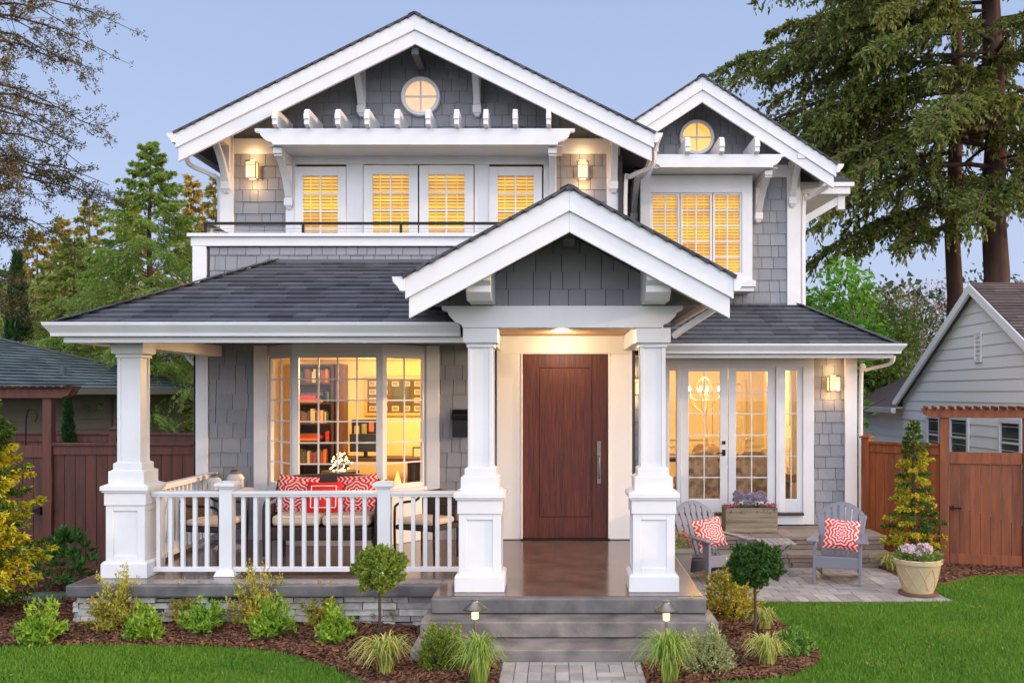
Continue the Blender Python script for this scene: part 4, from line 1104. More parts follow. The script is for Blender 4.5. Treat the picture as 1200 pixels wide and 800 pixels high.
for z in (.15, .42, .69, .96): 
    d_ = MB().box(3.815, 16.25, z, 3.838, 17.3, z+.24).build('drawer', crm, t, bevel=.004); MB().box(3.80, 16.7, z+.11, 3.813, 16.82, z+.125).build('handle', bronze, d_)
for z0_, y0_ in ((1.4, 16.25), (1.4, 16.8)):
    mb = MB(); mb.box(3.815, y0_, z0_, 3.838, y0_+.5, 2.3); mb.build('cabinet_door', crm, t, bevel=.004)
mb = MB()
for i in range(4): frame_box(mb, 1.2+i*.72, 1.85+i*.72, .25, .95, 19.19, .06, .02)
mb.box(1.06, 19.15, 1.02, 3.8, 19.19, 1.08)
mb.build('wainscot', crm, house, bevel=.004)
mb = MB(); frame_box(mb, 2.9, 3.65, .10, 2.2, 19.18, .09, .03); mb.box(3.0, 19.16, .1, 3.56, 19.18, 2.1); mb.build('interior_door', crm, house, bevel=.004)
# ---------------------------------------------------------------- porch and patio furniture
wick = mat('dark_wicker', (.05, .032, .022), .6, noise=1, nscale=40, col2=(.018, .012, .009), bump=1, bscale=90)
beige = mat('beige_cushion', (.62, .50, .38), .85, bump=.2, bscale=40)
piping = mat('white_piping', (.75, .72, .66), .8)
redd = damask_mat('red_damask', (.60, .008, .008), (.80, .55, .50), 6, 8.5)
coral = damask_mat('coral_damask', (.64, .03, .025), (.82, .62, .56), 8, 8.5)
redp = mat('plain_red', (.70, .015, .012), .8)
def pillow(loc, wd, ht, th, m, label, rz=0, tilt=0, roll=0, extra=None):
    """soft square cushion standing up: front in local -y"""
    n = 14; V = []; F = []
    def pt(i, j, s):
        u, v = i/n*2-1, j/n*2-1
        e = (max(0, 1-abs(u)**2.6)*max(0, 1-abs(v)**2.6))**.55
        k = 1-.06*(1-abs(u))*(abs(v)**3); k2 = 1-.06*(1-abs(v))*(abs(u)**3)
        return (u*wd/2*k2, s*th/2*e, v*ht/2*k)
    for s in (-1, 1):
        b = len(V)
        for j in range(n+1):
            for i in range(n+1): V.append(pt(i, j, s))
        for j in range(n):
            for i in range(n):
                a = b+j*(n+1)+i; q = (a, a+1, a+n+2, a+n+1); F.append(q if s < 0 else q[::-1])
    me = bpy.data.meshes.new('throw_pillow'); me.from_pydata(V, [], F); me.materials.append(m)
    me.polygons.foreach_set('use_smooth', [True]*len(F)); at_ = me.attributes.new('rnd', 'FLOAT', 'FACE')
    o = bpy.data.objects.new('throw_pillow', me); COL.objects.link(o); o.location = loc; o.rotation_euler = (tilt, roll, rz)
    tag(o, label, 'pillow')
    if extra: extra(o)
    return o

# wicker loveseat in front of the bay
t = empty('loveseat', (-2.80, 11.85, 0), 0, 'dark wicker loveseat with beige cushions under the bay window', 'loveseat')
x0, x1, yf, yb = -3.46, -2.14, 11.55, 12.20
MB().box(x0+.06, yf, .20, x1-.06, yb, .36).build('seat_frame', wick, t, bevel=.02)
mb = MB()
for x in np.linspace(x0+.05, x1-.05, 18): pass
mb.prism([(x0+.02, .36), (x1-.02, .36), (x1, .80), (x1-.15, .92), (-2.8, .95), (x0+.15, .92), (x0, .80)], 'y', yb-.06, yb); mb.build('backrest', wick, t, bevel=.02)
for sx, xx in ((-1, x0), (1, x1)):
    mb = MB(); mb.tube(smooth_pts([(xx, yf, .02), (xx, yf-.02, .45), (xx, yf+.05, .64), (xx, yb-.2, .70), (xx, yb-.03, .85)]), .028, 8); mb.box(xx-.015, yf+.02, .2, xx+.015, yb, .60); mb.build('armrest', wick, t, smooth=True)
    for y in (yf+.03, yb-.03): MB().tube([(xx-sx*.05, y, 0), (xx-sx*.05, y, .22)], .022, 8).build('leg', wick, t)
for a, b in ((x0+.08, -2.81), (-2.79, x1-.08)):
    c_ = MB().box(a, yf-.03, .37, b, yb-.08, .50).build('seat_cushion', beige, t, bevel=.05)
    c_.modifiers['bevel'].segments = 4
    MB().tube([(a+.03, yf-.03, .475), (b-.03, yf-.03, .475)], .006, 6).build('piping', piping, c_)
pillow((-3.20, 11.98, .70), .50, .46, .16, redd, 'red and white damask cushion at the left end of the wicker loveseat', tilt=R(-12), roll=R(5))
pillow((-2.45, 11.98, .71), .50, .46, .16, redd, 'red and white damask cushion at the right end of the wicker loveseat', tilt=R(-12), roll=R(-5))
def trim_sq(o):
    mb = MB()
    for a, b in (((-.15, -.13), (.15, -.13)), ((.15, -.13), (.15, .13)), ((.15, .13), (-.15, .13)), ((-.15, .13), (-.15, -.13))):
        mb.tube([Vector((a[0]+(b[0]-a[0])*i/8, 0, a[1]+(b[1]-a[1])*i/8))+Vector((0, -.07*((max(0, 1-abs((a[0]+(b[0]-a[0])*i/8)/.215)**2.6)*max(0, 1-abs((a[1]+(b[1]-a[1])*i/8)/.19)**2.6))**.55)-.004, 0)) for i in range(9)], .007, 6)
    mb.tube([(-.03, -.076, .06), (-.03, -.078, -.04)], .006, 6); mb.tube([(-.03, -.078, .01), (.035, -.078, .06)], .006, 6); mb.tube([(-.02, -.078, .01), (.04, -.077, -.04)], .006, 6)
    mb.build('white_stitching', piping, o, local=True)
pillow((-2.83, 11.84, .68), .43, .38, .14, redp, 'plain red cushion with a white stitched border in the middle of the loveseat', tilt=R(-14), extra=trim_sq)
# wicker chair right of the loveseat, metal chair at the left
def wicker_chair(x, y, rz, label):
    t = empty('wicker_chair', (x, y, 0), rz, label, 'chair', None)
    MB().box(-.27, -.27, .34, .27, .25, .40).build('seat', wick, t, bevel=.015, local=True)
    mb = MB(); mb.prism([(-.24, .40), (.24, .40), (.25, .66), (.18, .76), (0, .79), (-.18, .76), (-.25, .66)], 'y', .22, .26); mb.build('backrest', wick, t, bevel=.01, local=True)
    MB().box(-.25, -.26, .405, .25, .20, .48).build('seat_cushion', beige, t, bevel=.03, local=True)
    for s in (-1, 1):
        MB().tube(smooth_pts([(s*.28, -.26, 0), (s*.28, -.27, .5), (s*.29, -.2, .63), (s*.29, .15, .64), (s*.28, .24, .70)]), .016, 8).build('armrest', blackm, t, smooth=True, local=True)
        MB().tube([(s*.26, .24, 0), (s*.26, .24, .42)], .014, 8).build('leg', blackm, t, local=True)
wicker_chair(-1.55, 11.6, R(-28), 'dark wicker armchair on the porch beside the entry column')
wicker_chair(-4.05, 11.5, R(75), 'dark wicker armchair on the porch beside the corner post')
t = empty('porch_table', (-4.2, 12.3, 0), 0, 'white painted side table in the porch corner with lanterns on it', 'side table')
MB().lathe([(.30, .70), (.31, .715), (.31, .735), (.0, .735)], (-4.12, 12.25, 0), 28).build('table_top', white, t)
MB().lathe([(.18, 0), (.16, .03), (.04, .06), (.035, .68), (.10, .70)], (-4.12, 12.25, .002), 20).build('pedestal', white, t)
galv = mat('frosted_glass', (.55, .56, .56), .25, noise=.4, nscale=9, col2=(.35, .36, .36))
for (x, y, s, lb) in ((-4.28, 12.2, .9, 'small glass jar lantern, the left one of two on the white porch table'), (-4.07, 12.35, 1.1, 'larger glass jar lantern, the right one of two on the white porch table')):
    t = empty('jar_lantern', (x, y, .737), 0, lb, 'lantern')
    MB().lathe([(.085*s, .0), (.095*s, .01), (.095*s, .10*s), (.10*s, .12*s), (.07*s, .16*s), (.055*s, .17*s)], (x, y, .738), 22).build('jar', galv, t, smooth=True)
    MB().lathe([(.06*s, .17*s), (.062*s, .20*s), (.05*s, .21*s)], (x, y, .738), 20).build('lid', bronze, t, smooth=True)
    mb = MB()
    for i in range(10):
        a = i*.628; mb.tube([(x+.098*s*math.cos(a), y+.098*s*math.sin(a), .745), (x+.098*s*math.cos(a), y+.098*s*math.sin(a), .738+.11*s)], .003, 4)
    mb.build('cage', bronze, t)

# Adirondack chairs
adir = mat('blue_grey_plastic', (.17, .175, .205), .45, noise=.3, nscale=4, col2=(.22, .22, .235))
def adirondack(x, y, rz, label):
    t = empty('adirondack_chair', (x, y, -.408), rz, label, 'chair', 'Adirondack chairs on the patio')
    # back: seven slats fanning out, arched top
    lean = R(22)
    def bp(u, h, d=0): return (u, .27+math.sin(lean)*h+d*math.cos(lean), .26+math.cos(lean)*h-d*math.sin(lean))
    for i in range(7):
        u = (i-3)/3; ub, ut = u*.20, u*.285; wb, wt = .050, .072
        top = .76-.16*abs(u)**2.2
        pts = []
        for (uu, h, wv) in ((ub, .02, wb), (ut, top, wt)): pts.append((uu, h, wv))
        (u0, h0, w0), (u1, h1, w1) = pts
        tl = h1-.012*(-1 if u < 0 else 1)*(1 if abs(u) > .1 else 0)*2; tr = h1+.012*(-1 if u < 0 else 1)*(1 if abs(u) > .1 else 0)*-2
        tl = .76-.16*abs((ut-w1/2)/.285)**2.2; tr = .76-.16*abs((ut+w1/2)/.285)**2.2
        f = [bp(u0-w0/2, h0, -.012), bp(u0+w0/2, h0, -.012), bp(u1+w1/2, tr, -.012), bp(u1-w1/2, tl, -.012)]
        b = [bp(u0-w0/2, h0, .012), bp(u0+w0/2, h0, .012), bp(u1+w1/2, tr, .012), bp(u1-w1/2, tl, .012)]
        mb = MB(); mb.add(f+b, [(0, 1, 2, 3), (7, 6, 5, 4), (0, 4, 5, 1), (1, 5, 6, 2), (2, 6, 7, 3), (3, 7, 4, 0)])
        mb.build('back_slat', adir, t, bevel=.006, local=True)
    # arched rim joining the slats at the top and a rail near the seat
    mb = MB(); P = []
    for i in range(17):
        u = (i-8)/8*.325; P.append(bp(u, .78-.16*min(1.2, abs(u/.285))**2.2, .004))
    for i in range(16): mb.beam(P[i], P[i+1], .03, .055, up=(0, math.sin(lean), math.cos(lean)))
    mb.beam(bp(-.27, .36, .025), bp(.27, .36, .025), .03, .06); mb.build('back_rim', adir, t, bevel=.005, local=True)
    for s in (-1, 1): 
        mb = MB(); mb.beam(bp(s*.235, .0, .0), bp(s*.322, .62, .0), .03, .035, up=(0, 1, 0)); mb.build('back_rail', adir, t, bevel=.006, local=True)
    for i in range(6):
        y0_ = -.34+i*.105; z = .37-i*.021
        mb = MB(); mb.prism([(y0_, z-.02), (y0_+.095, z-.04), (y0_+.095, z-.018), (y0_, z+.004)], 'x', -.27, .27); mb.build('seat_slat', adir, t, bevel=.005, local=True)
    MB().box(-.275, -.375, .22, .275, -.345, .375).build('apron', adir, t, bevel=.008, local=True)
    for s in (-1, 1):
        mb = MB(); mb.prism([(-.385, 0), (-.315, 0), (-.25, .30), (-.22, .56), (-.385, .56)], 'x', s*.29-.02, s*.29+.02); mb.build('leg', adir, t, bevel=.008, local=True)
        mb = MB(); mb.prism([(-.36, .30), (-.36, .20), (.42, 0), (.48, 0), (.46, .09), (.30, .22)], 'x', s*.26-.014, s*.26+.014); mb.build('leg', adir, t, bevel=.006, local=True)
        mb = MB(); mb.prism([(s*.25, -.44), (s*.385, -.44), (s*.40, -.38), (s*.375, -.1), (s*.35, .36), (s*.27, .36), (s*.265, -.1), (s*.23, -.38)][::s], 'z', .565, .592); mb.build('armrest', adir, t, bevel=.008, local=True)
    t.scale = (.93, .93, .92)
    return t
v1, v2 = W(983, 684, 12.1), W(838, 684, 12.25)
adirondack(v1.x+.06, 12.30, R(-20), 'blue-grey Adirondack chair on the right side of the patio, facing the lawn')
adirondack(v2.x+.0, 12.45, R(24), 'blue-grey Adirondack chair on the left side of the patio, behind the round topiary')
pillow((v1.x+.08, 12.26, .17), .43, .38, .14, coral, 'coral and white medallion cushion on the right Adirondack chair', rz=R(-20), tilt=R(-20), roll=R(4))
pillow((v2.x-.05, 12.38, .17), .41, .38, .14, coral, 'coral and white medallion cushion on the left Adirondack chair', rz=R(24), tilt=R(-20), roll=R(-8))
# folding slatted side table
tg = mat('grey_slats', (.27, .26, .25), .6)
v = W(909, 640, 12.7)
t = empty('folding_table', (v.x, 12.75, -.408), 0, 'low grey slatted folding table between the two patio chairs', 'table')
for i in range(6): MB().box(v.x-.22+i*.075, 12.50, .0, v.x-.22+i*.075+.066, 12.98, .022).build('slat', tg, t, bevel=.003)
for y in (12.56, 12.92):
    MB().beam((v.x-.18, y, .0), (v.x+.22, y+.0, -.405), .035, .045, up=(0, 1, 0)).build('leg', adir, t)
    MB().beam((v.x+.18, y+.03, .0), (v.x-.22, y+.03, -.405), .035, .045, up=(0, 1, 0)).build('leg', adir, t)

# wooden planter box on the garden steps
x0, x1 = 2.35, 3.05; v0, v1_ = W(850, 600, 13.85), W(911, 629, 13.85)
t = empty('planter_box', ((v0.x+v1_.x)/2, 14.0, -.03), 0, 'weathered wood planter box of hydrangeas in front of the glass doors', 'planter')
mb = MB()
for i in range(5):
    z = -.027+i*.07; mb.box(v0.x, 13.83, z, v1_.x, 13.85, z+.067); mb.box(v0.x, 14.15, z, v1_.x, 14.17, z+.067); mb.box(v0.x, 13.851, z, v0.x+.02, 14.149, z+.067); mb.box(v1_.x-.02, 13.851, z, v1_.x, 14.149, z+.067)
mb.build('box', plantw, t, bevel=.003); MB().box(v0.x+.022, 13.853, .22, v1_.x-.022, 14.147, .28).build('soil', mulchm, t)
PBX = (v0.x, v1_.x)
# lattice-patterned pot on the patio corner
potm = mat('beige_glazed_pot', (.50, .40, .24), .4, noise=.3, nscale=6, col2=(.40, .31, .18))
px_, py_ = 4.19, 11.45
t = empty('garden_pot', (px_, py_, -.408), 0, 'large beige lattice-patterned pot of cyclamen at the patio corner', 'pot')
prof = [(.17, .03), (.175, .05), (.225, .22), (.25, .34), (.255, .36), (.272, .365), (.275, .41), (.265, .42), (.245, .415), (.235, .36), (.2, .35)]
MB().lathe(prof, (px_, py_, -.405), 44).build('pot_body', potm, t, smooth=True)
MB().lathe([(.20, .0), (.22, .005), (.225, .03), (.19, .028)], (px_, py_, -.407), 40).build('saucer', mat('brown_saucer', (.16, .09, .055), .5), t, smooth=True)
mb = MB()
for k in range(10):
    for sg in (-1, 1):
        P = []
        for i in range(9):
            z = .06+i*.034; a = k*math.tau/10+sg*i*math.tau/20/4*1.0; r = np.interp(z, [.05, .22, .34], [.175, .225, .25])+.002
            P.append((px_+r*math.cos(a), py_+r*math.sin(a), -.405+z))
        mb.tube(P, .0045, 5)
mb.build('lattice', potm, t, smooth=True)
MB().lathe([(.235, .36), (.0, .37)], (px_, py_, -.405), 24).build('soil', mulchm, t)
# small square pot behind the right column
v = W(800, 660, 12.3); sx, sy = v.x-.02, 12.3
t = empty('square_pot', (sx, sy, -.41), 0, 'small taupe square pot of flowers half hidden by the right entry column', 'pot')
mb = MB(); mb.frustum(sx, sy, -.408, .09, .09, -.05, .125, .125); mb.box(sx-.145, sy-.145, -.05, sx+.145, sy+.145, .0); mb.build('pot_body', mat('taupe_pot', (.27, .235, .19), .6), t, bevel=.006)

# ---------------------------------------------------------------- fences, gates, arbors
def board_run(p0, p1, z0, z1, wood, parent, seed, bw=.14, name='fence_board', th=.02):
    p0, p1 = Vector((*p0, 0)), Vector((*p1, 0)); L_ = (p1-p0).length; M_ = Matrix.Translation(p0) @ Matrix.Rotation(math.atan2(p1.y-p0.y, p1.x-p0.x), 4, 'Z')
    n = max(1, round(L_/bw)); rr = random.Random(seed)
    for i in range(n):
        mb = MB(); mb.M = M_; a = i*L_/n; mb.box(a+.002, rr.uniform(-.001, .002), z0, a+L_/n-.003, th, z1, rnd=rr.random()); mb.build(name, wood, parent, bevel=.003)
    return M_, L_
def fence_panel(p0, p1, z0, z1, wood, label, seed, posts=(0, 1), cap=True, ptop=None, name='wooden_fence', group=None):
    t = empty(name, ((p0[0]+p1[0])/2, (p0[1]+p1[1])/2, z0), 0, label, 'fence', group)
    M_, L_ = board_run(p0, p1, z0+.02, z1-.12, wood, t, seed)
    for (za, zb, yy) in ((z1-.14, z1-.02, -.02), (z0+.02, z0+.16, -.02)):
        mb = MB(); mb.M = M_; mb.box(0, yy, za, L_, 0-.001, zb, rnd=.4); mb.build('rail', wood, t, bevel=.003)
    mb = MB(); mb.M = M_; mb.box(0, -.05, z1-.02, L_, .06, z1+.015, rnd=.6); mb.build('cap_rail', wood, t, bevel=.003)
    for s in posts:
        mb = MB(); mb.M = M_; x = s*L_; mb.box(x-.06, -.055, z0-.03, x+.06, .065, (ptop or z1+.06), rnd=.5)
        q = mb.build('post', wood, t, bevel=.006)
        if not ptop:
            mb = MB(); mb.M = M_; mb.box(x-.08, -.075, z1+.06, x+.08, .085, z1+.085); mb.frustum(x, .005, z1+.085, .07, .07, z1+.12, .01, .01); mb.build('post_cap', wood, q, bevel=.003)
    return t, M_, L_
# left fence with gate and arbor
ZL0, ZL1 = -.52, 1.26
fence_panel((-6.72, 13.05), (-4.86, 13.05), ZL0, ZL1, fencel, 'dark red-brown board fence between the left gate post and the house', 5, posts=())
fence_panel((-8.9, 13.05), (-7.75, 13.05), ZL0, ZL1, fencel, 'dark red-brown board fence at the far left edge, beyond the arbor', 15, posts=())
def gate(p0, p1, z0, z1, wood, label, seed):
    t = empty('garden_gate', ((p0[0]+p1[0])/2, (p0[1]+p1[1])/2, z0), 0, label, 'gate')
    M_, L_ = board_run(p0, p1, z0+.04, z1-.1, wood, t, seed, name='gate_board')
    for (a, b, c, d) in ((0, z1-.16, L_, z1), (0, z0+.03, L_, z0+.17)):
        mb = MB(); mb.M = M_; mb.box(a, -.022, b, c, -.001, d, rnd=.3); mb.build('rail', wood, t, bevel=.003)
    return t, M_, L_
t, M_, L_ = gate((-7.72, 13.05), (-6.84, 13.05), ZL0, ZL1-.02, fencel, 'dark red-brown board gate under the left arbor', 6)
mb = MB(); mb.box(-6.98, 13.0, .36, -6.70, 13.03, .40); mb.box(-6.90, 12.97, .33, -6.86, 13.03, .43); mb.build('latch', blackm, t)
def arbor(x0, x1, y, z0, zt, wood, label, yb=None, ang=0, outer=.35, nraf=14, rl=.9):
    t = empty('garden_arbor', (x0, y, z0), ang, label, 'arbor')
    L_ = x1-x0
    for x in (0, L_): MB().box(x-.06, -.06, 0, x+.06, .06, zt-z0, rnd=.5).build('post', wood, t, bevel=.006, local=True)
    for yy in (-.10, .065):
        e = outer
        MB().prism([(-e, zt-z0+.12), (-e+.04, zt-z0+.04), (-e+.14, zt-z0), (L_+e-.14, zt-z0), (L_+e-.04, zt-z0+.04), (L_+e, zt-z0+.12)][::-1], 'y', yy, yy+.035, rnd=.3).build('beam', wood, t, bevel=.003, local=True)
    n = nraf
    for i in range(n):
        x = -outer+.06+(L_+2*outer-.12)*i/(n-1)
        MB().prism([(-rl/2, zt-z0+.16), (-rl/2, zt-z0+.14), (-rl/2+.05, zt-z0+.115), (rl/2-.05, zt-z0+.115), (rl/2, zt-z0+.14), (rl/2, zt-z0+.16)][::-1], 'x', x-.018, x+.018, rnd=i*.07 % 1).build('rafter', wood, t, bevel=.002, local=True)
    return t
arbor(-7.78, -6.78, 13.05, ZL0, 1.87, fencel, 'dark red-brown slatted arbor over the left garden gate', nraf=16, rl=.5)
# right fence, gate and arbor
ZR0, ZR1 = -.45, 1.22
pA, pB = (4.50, 14.35), (5.25, 13.52)
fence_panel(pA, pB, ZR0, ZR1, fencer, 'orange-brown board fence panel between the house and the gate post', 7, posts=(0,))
ang = math.atan2(-.30, 1.0)
pC = (5.30, 13.50); gl = .93
gd = (math.cos(ang), math.sin(ang)); pD = (pC[0]+gd[0]*1.05, pC[1]+gd[1]*1.05)
t, M_, L_ = gate((pC[0]+gd[0]*.07, pC[1]+gd[1]*.07), (pC[0]+gd[0]*.98, pC[1]+gd[1]*.98), ZR0+.02, 1.13, fencer, 'orange-brown board gate under the right arbor', 8)
mb = MB(); mb.M = M_; mb.box(-.05, -.03, .35, .02, -.018, .38); mb.box(.03, -.05, .335, .05, -.02, .40); mb.box(.03, -.045, .355, .15, -.03, .375); mb.build('latch', blackm, t)
arbor(pC[0], pC[0]+1.05, pC[1], ZR0, 1.60, fencer, 'orange-brown slatted arbor over the right garden gate', ang=ang, outer=.30, nraf=15, rl=.5)
pE = (pD[0]+gd[0]*3, pD[1]+gd[1]*3)
fence_panel((pD[0]+gd[0]*.07, pD[1]+gd[1]*.07), pE, ZR0, ZR1, fencer, 'orange-brown board fence to the right of the gate', 9, posts=(1,))
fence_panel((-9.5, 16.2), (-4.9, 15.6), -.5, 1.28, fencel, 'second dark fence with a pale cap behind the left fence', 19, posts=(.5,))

# ---------------------------------------------------------------- neighbouring houses
def clap(O, U, V, poly, m, parent, seed, rowh=.2, name='siding'):
    mb = MB(); tiles(mb, O, U, V, poly, rowh, 30, 31, t0=.004, t1=.022, gap=0, seed=seed, jit=0); return mb.build(name, m, parent)
# right neighbour: gable end in the plane x = 8.4
nr = empty('neighbour_house', (12, 20, -.47), 0, 'white clapboard house with a steep brown shingle gable beyond the right fence', 'house')
sidew = mat('white_siding', (.80, .78, .76), .6, var=.12, noise=.1, nscale=3, col2=(.66, .66, .68))
brownroof = mat('brown_roof', (.13, .09, .08), .9, var=.9, noise=.3, nscale=5, col2=(.06, .045, .045), bump=.6, bscale=200)
apx, apz, ez = 19.7, 4.10, 1.72; yn, yfar = 15.2, 24.2
MB().prism([(yn+.2, -.5), (yfar-.2, -.5), (yfar-.2, ez), (apx, apz-.1), (yn+.2, ez)], 'x', 8.42, 15.5).build('wall', sidew, nr)
clap((8.42, yfar, 0), (0, -1, 0), Z3, [(.2, -.5), (8.8, -.5), (8.8, ez), (yfar-apx, apz-.08), (.2, ez)], sidew, nr, 3, .225)
sl_ = (apz-ez)/(apx-yn); sf = (apz-ez)/(yfar-apx)
for (ye, s_) in ((yn, -1), (yfar, 1)):
    ze = ez-.02
    mb = MB(); P = [(apx, apz-.09), (ye, ze-.09), (ye, ze+.03), (apx, apz+.03)]
    mb.prism(P if s_ > 0 else P[::-1], 'x', 8.28, 15.6); rf = mb.build('roof', soffm, nr)
    U = (0, -1, 0); 
    O = Vector((8.25, ye, ze+.035)); Vv = Vector((0, apx-ye, apz-ze)); Ll = Vv.length
    if s_ < 0: mb = MB(); tiles(mb, O, (1, 0, 0), Vv, rect(0, 0, 7.3, Ll), .14, .25, .5, seed=5, jit=.002, t0=.005, t1=.025, gap=.003)
    else: mb = MB(); tiles(mb, Vector((15.6, ye, ze+.035)), (-1, 0, 0), Vv, rect(0, 0, 7.3, Ll), .14, .25, .5, seed=6, jit=.002, t0=.005, t1=.025, gap=.003)
    mb.build('roof_shingles', brownroof, rf)
    mb = MB(); P = [(apx, apz-.17), (ye, ze-.17), (ye, ze+.02), (apx, apz+.02)]
    mb.prism(P if s_ > 0 else P[::-1], 'x', 8.22, 8.28); mb.build('rake_board', sidew, rf)
# low extension behind
MB().box(8.5, 24.0, -.5, 12, 27.5, 1.55).build('wall', sidew, nr); clap((8.48, 27.5, 0), (0, -1, 0), Z3, rect(0, -.5, 3.5, 1.55), sidew, nr, 4, .225)
mb = MB(); mb.add([(8.1, 23.9, 1.58), (8.1, 27.8, 1.58), (10.5, 26, 3.0), (10.5, 23.9, 3.0), (12, 27.8, 1.58), (8.1, 23.9, 1.5), (8.1, 27.8, 1.5)], [(0, 3, 2, 1), (1, 2, 4), (0, 1, 6, 5)]); mb.build('roof', brownroof, nr)
MB().prism([(8.0, 1.45), (8.1, 1.45), (8.1, 1.58), (7.97, 1.58)], 'y', 23.6, 27.9).build('gutter', white, nr)
mb = MB(); frame_box(mb, 0, .32, 0, .62, 0, .04, .02)
def on_side(p): return Matrix.Translation((8.40, 0, 0)) @ Matrix.Rotation(R(-90), 4, 'Z')
M8 = Matrix.Translation((8.395, 0, 0)) @ Matrix.Rotation(R(-90), 4, 'Z')   # local x -> -y
mb = MB(); mb.M = M8; yc = 8.4*1150/(1147-655); frame_box(mb, -yc-.16, -yc+.16, 2.55, 3.15, 0, .04, .03)
for i in range(6): mb.box(-yc-.12, -.02, 2.60+i*.09, -yc+.12, 0, 2.66+i*.09)
mb.build('gable_vent', sidew, nr)
for pxa, pxb in ((1087, 1104), (1114, 1137), (1172, 1200)):
    ya, yb2 = 8.4*1150/(pxa-655), 8.4*1150/(pxb-655)
    o = sash(-ya, -yb2, .55, 1.46, -.05, 1, 2, .09, .09, .09, dp=.05, M=M8, parent=nr, name='window', th=.04)
    mb = MB(); mb.M = M8; mb.box(-ya+.05, .004, .6, -yb2-.05, .008, 1.42); 
    mb.M = M8 @ Matrix.Translation((0, -.03, 0)); mb.build('dark_room', mat('dark_interior', (.02, .025, .03), .5), o)

# left neighbour: low olive house with a green-grey hipped roof
nl = empty('neighbour_house', (-12, 20, -.6), 0, 'low olive-tan house with a grey-green hipped shingle roof beyond the left fence', 'house')
olive = mat('olive_siding', (.25, .20, .125), .7, var=.15, noise=.1, nscale=3, col2=(.2, .16, .1))
greenroof = mat('green_grey_roof', (.13, .165, .16), .9, var=.9, noise=.3, nscale=5, col2=(.06, .08, .085), bump=.6, bscale=200)
c0, c1 = Vector((-10.4, 16.5, 0)), Vector((-8.9, 24.4, 0)); du = (c1-c0).normalized(); nrm = Vector((-du.y, du.x, 0))
b0, b1 = c0+nrm*9, c1+nrm*9
EVZ = 2.02
MB().prism([(p.x+nrm.x*.5*(1 if k < 2 else -1), p.y) for k, p in enumerate((c0, c1, b1, b0))], 'z', -.6, EVZ-.1).build('wall', olive, nl)
w0 = c0+nrm*.48
clap((w0.x, w0.y, 0), tuple(du), Z3, rect(0, -.6, (c1-c0).length, EVZ-.1), olive, nl, 5, .22)
r0, r1 = Vector((-14.9, 17.5, 3.9)), Vector((-13.4, 22.6, 3.30))
eb = [Vector((p.x, p.y, EVZ)) for p in (c0-du*.5, c1+du*.5, b1, b0)]
ra, rb = c0+nrm*4.2+du*1.0, c1+nrm*4.2-du*3.6; ra.z = rb.z = 3.42
mb = MB(); mb.add([eb[0], eb[1], eb[2], eb[3], ra, rb, eb[0]-Vector((0, 0, .12)), eb[1]-Vector((0, 0, .12))], [(0, 1, 5, 4), (1, 2, 5), (2, 3, 4, 5), (3, 0, 4), (0, 6, 7, 1)])
rf = mb.build('roof', soffm, nl)
plane_roof([eb[0], eb[1], rb, ra], 33, name='roof_shingles', parent=rf)
for o_ in list(rf.children): o_.data.materials[0] = greenroof
mb = MB(); mb.beam(eb[1]+Vector((0, 0, .03)), rb+Vector((0, 0, .03)), .25, .04); mb.beam(ra+Vector((0, 0, .03)), rb+Vector((0, 0, .03)), .25, .04); mb.build('ridge_cap', soffm, rf)
mb = MB(); mb.beam(eb[0]+Vector((0, 0, -.05)), eb[1]+Vector((0, 0, -.05)), .06, .13); mb.build('gutter', mat('olive_gutter', (.22, .18, .12), .5), nl)
for f_, s_, h_ in ((.42, .38, .26), (.50, .2, .18)):
    p = eb[0].lerp(eb[1], f_+.1)+(rb-eb[1])*s_; p = Vector((p.x, p.y, EVZ+(3.42-EVZ)*s_*1.05))
    MB().tube([p-Vector((0, 0, .1)), p+Vector((0, 0, h_))], .07, 12).build('vent_pipe', soffm, nl)
ML = Matrix.Translation((w0.x, w0.y, 0)) @ Matrix.Rotation(math.atan2(du.y, du.x), 4, 'Z')
o = sash(5.3, 6.25, .95, 1.72, -.06, 1, 2, .05, .05, .05, dp=.05, M=ML, parent=nl, name='window', th=.03); o.data.materials[0] = mat('dark_green_frame', (.03, .05, .05), .5)
mb = MB(); mb.M = ML; mb.box(5.34, -.008, 1.0, 6.2, -.004, 1.68); mb.build('curtain', mat('peach_curtain', (.32, .20, .13), .8), o)
mb = MB(); mb.M = ML; frame_box(mb, 5.2, 6.35, .85, 1.82, -.06, .1, .01); mb.build('window_trim', olive, nl)

# far house: blue-grey roofs, white gable, brick chimney side
fh = empty('neighbour_house', (-13, 33, -1), 0, 'far house with slate-blue roof, small white gable and brick wall seen under the porch eave', 'house')
slate = mat('slate_roof', (.06, .075, .11), .85, var=.6, noise=.3, nscale=4, col2=(.035, .045, .07))
Yf = 34; s_ = 1150/Yf
def fx(px): return (px-655)/s_
def fz(py): return CZ-(py-460)/s_
MB().box(fx(100), Yf+.5, -1, fx(236), Yf+7, fz(446)).build('wall', sidew, fh)
mb = MB(); mb.add([(fx(96), Yf, fz(452)), (fx(236), Yf, fz(446)), (fx(236), Yf+3.5, fz(408)), (fx(118), Yf+3.5, fz(404))], [(0, 1, 2, 3)]); mb.build('roof', slate, fh)
MB().prism([(fx(196), -1), (fx(220), -1), (fx(220), fz(444)), (fx(204), fz(424)), (fx(188), fz(444)), (fx(188), -1)], 'y', Yf-.6, Yf+1.5).build('gable', sidew, fh)
mb = MB(); mb.beam((fx(204), Yf-.7, fz(421)), (fx(224), Yf-.7, fz(448)), .2, .2, up=(0, 1, 0)); mb.beam((fx(204), Yf-.7, fz(421)), (fx(186), Yf-.7, fz(446)), .2, .2, up=(0, 1, 0)); mb.build('rake_board', white, fh)
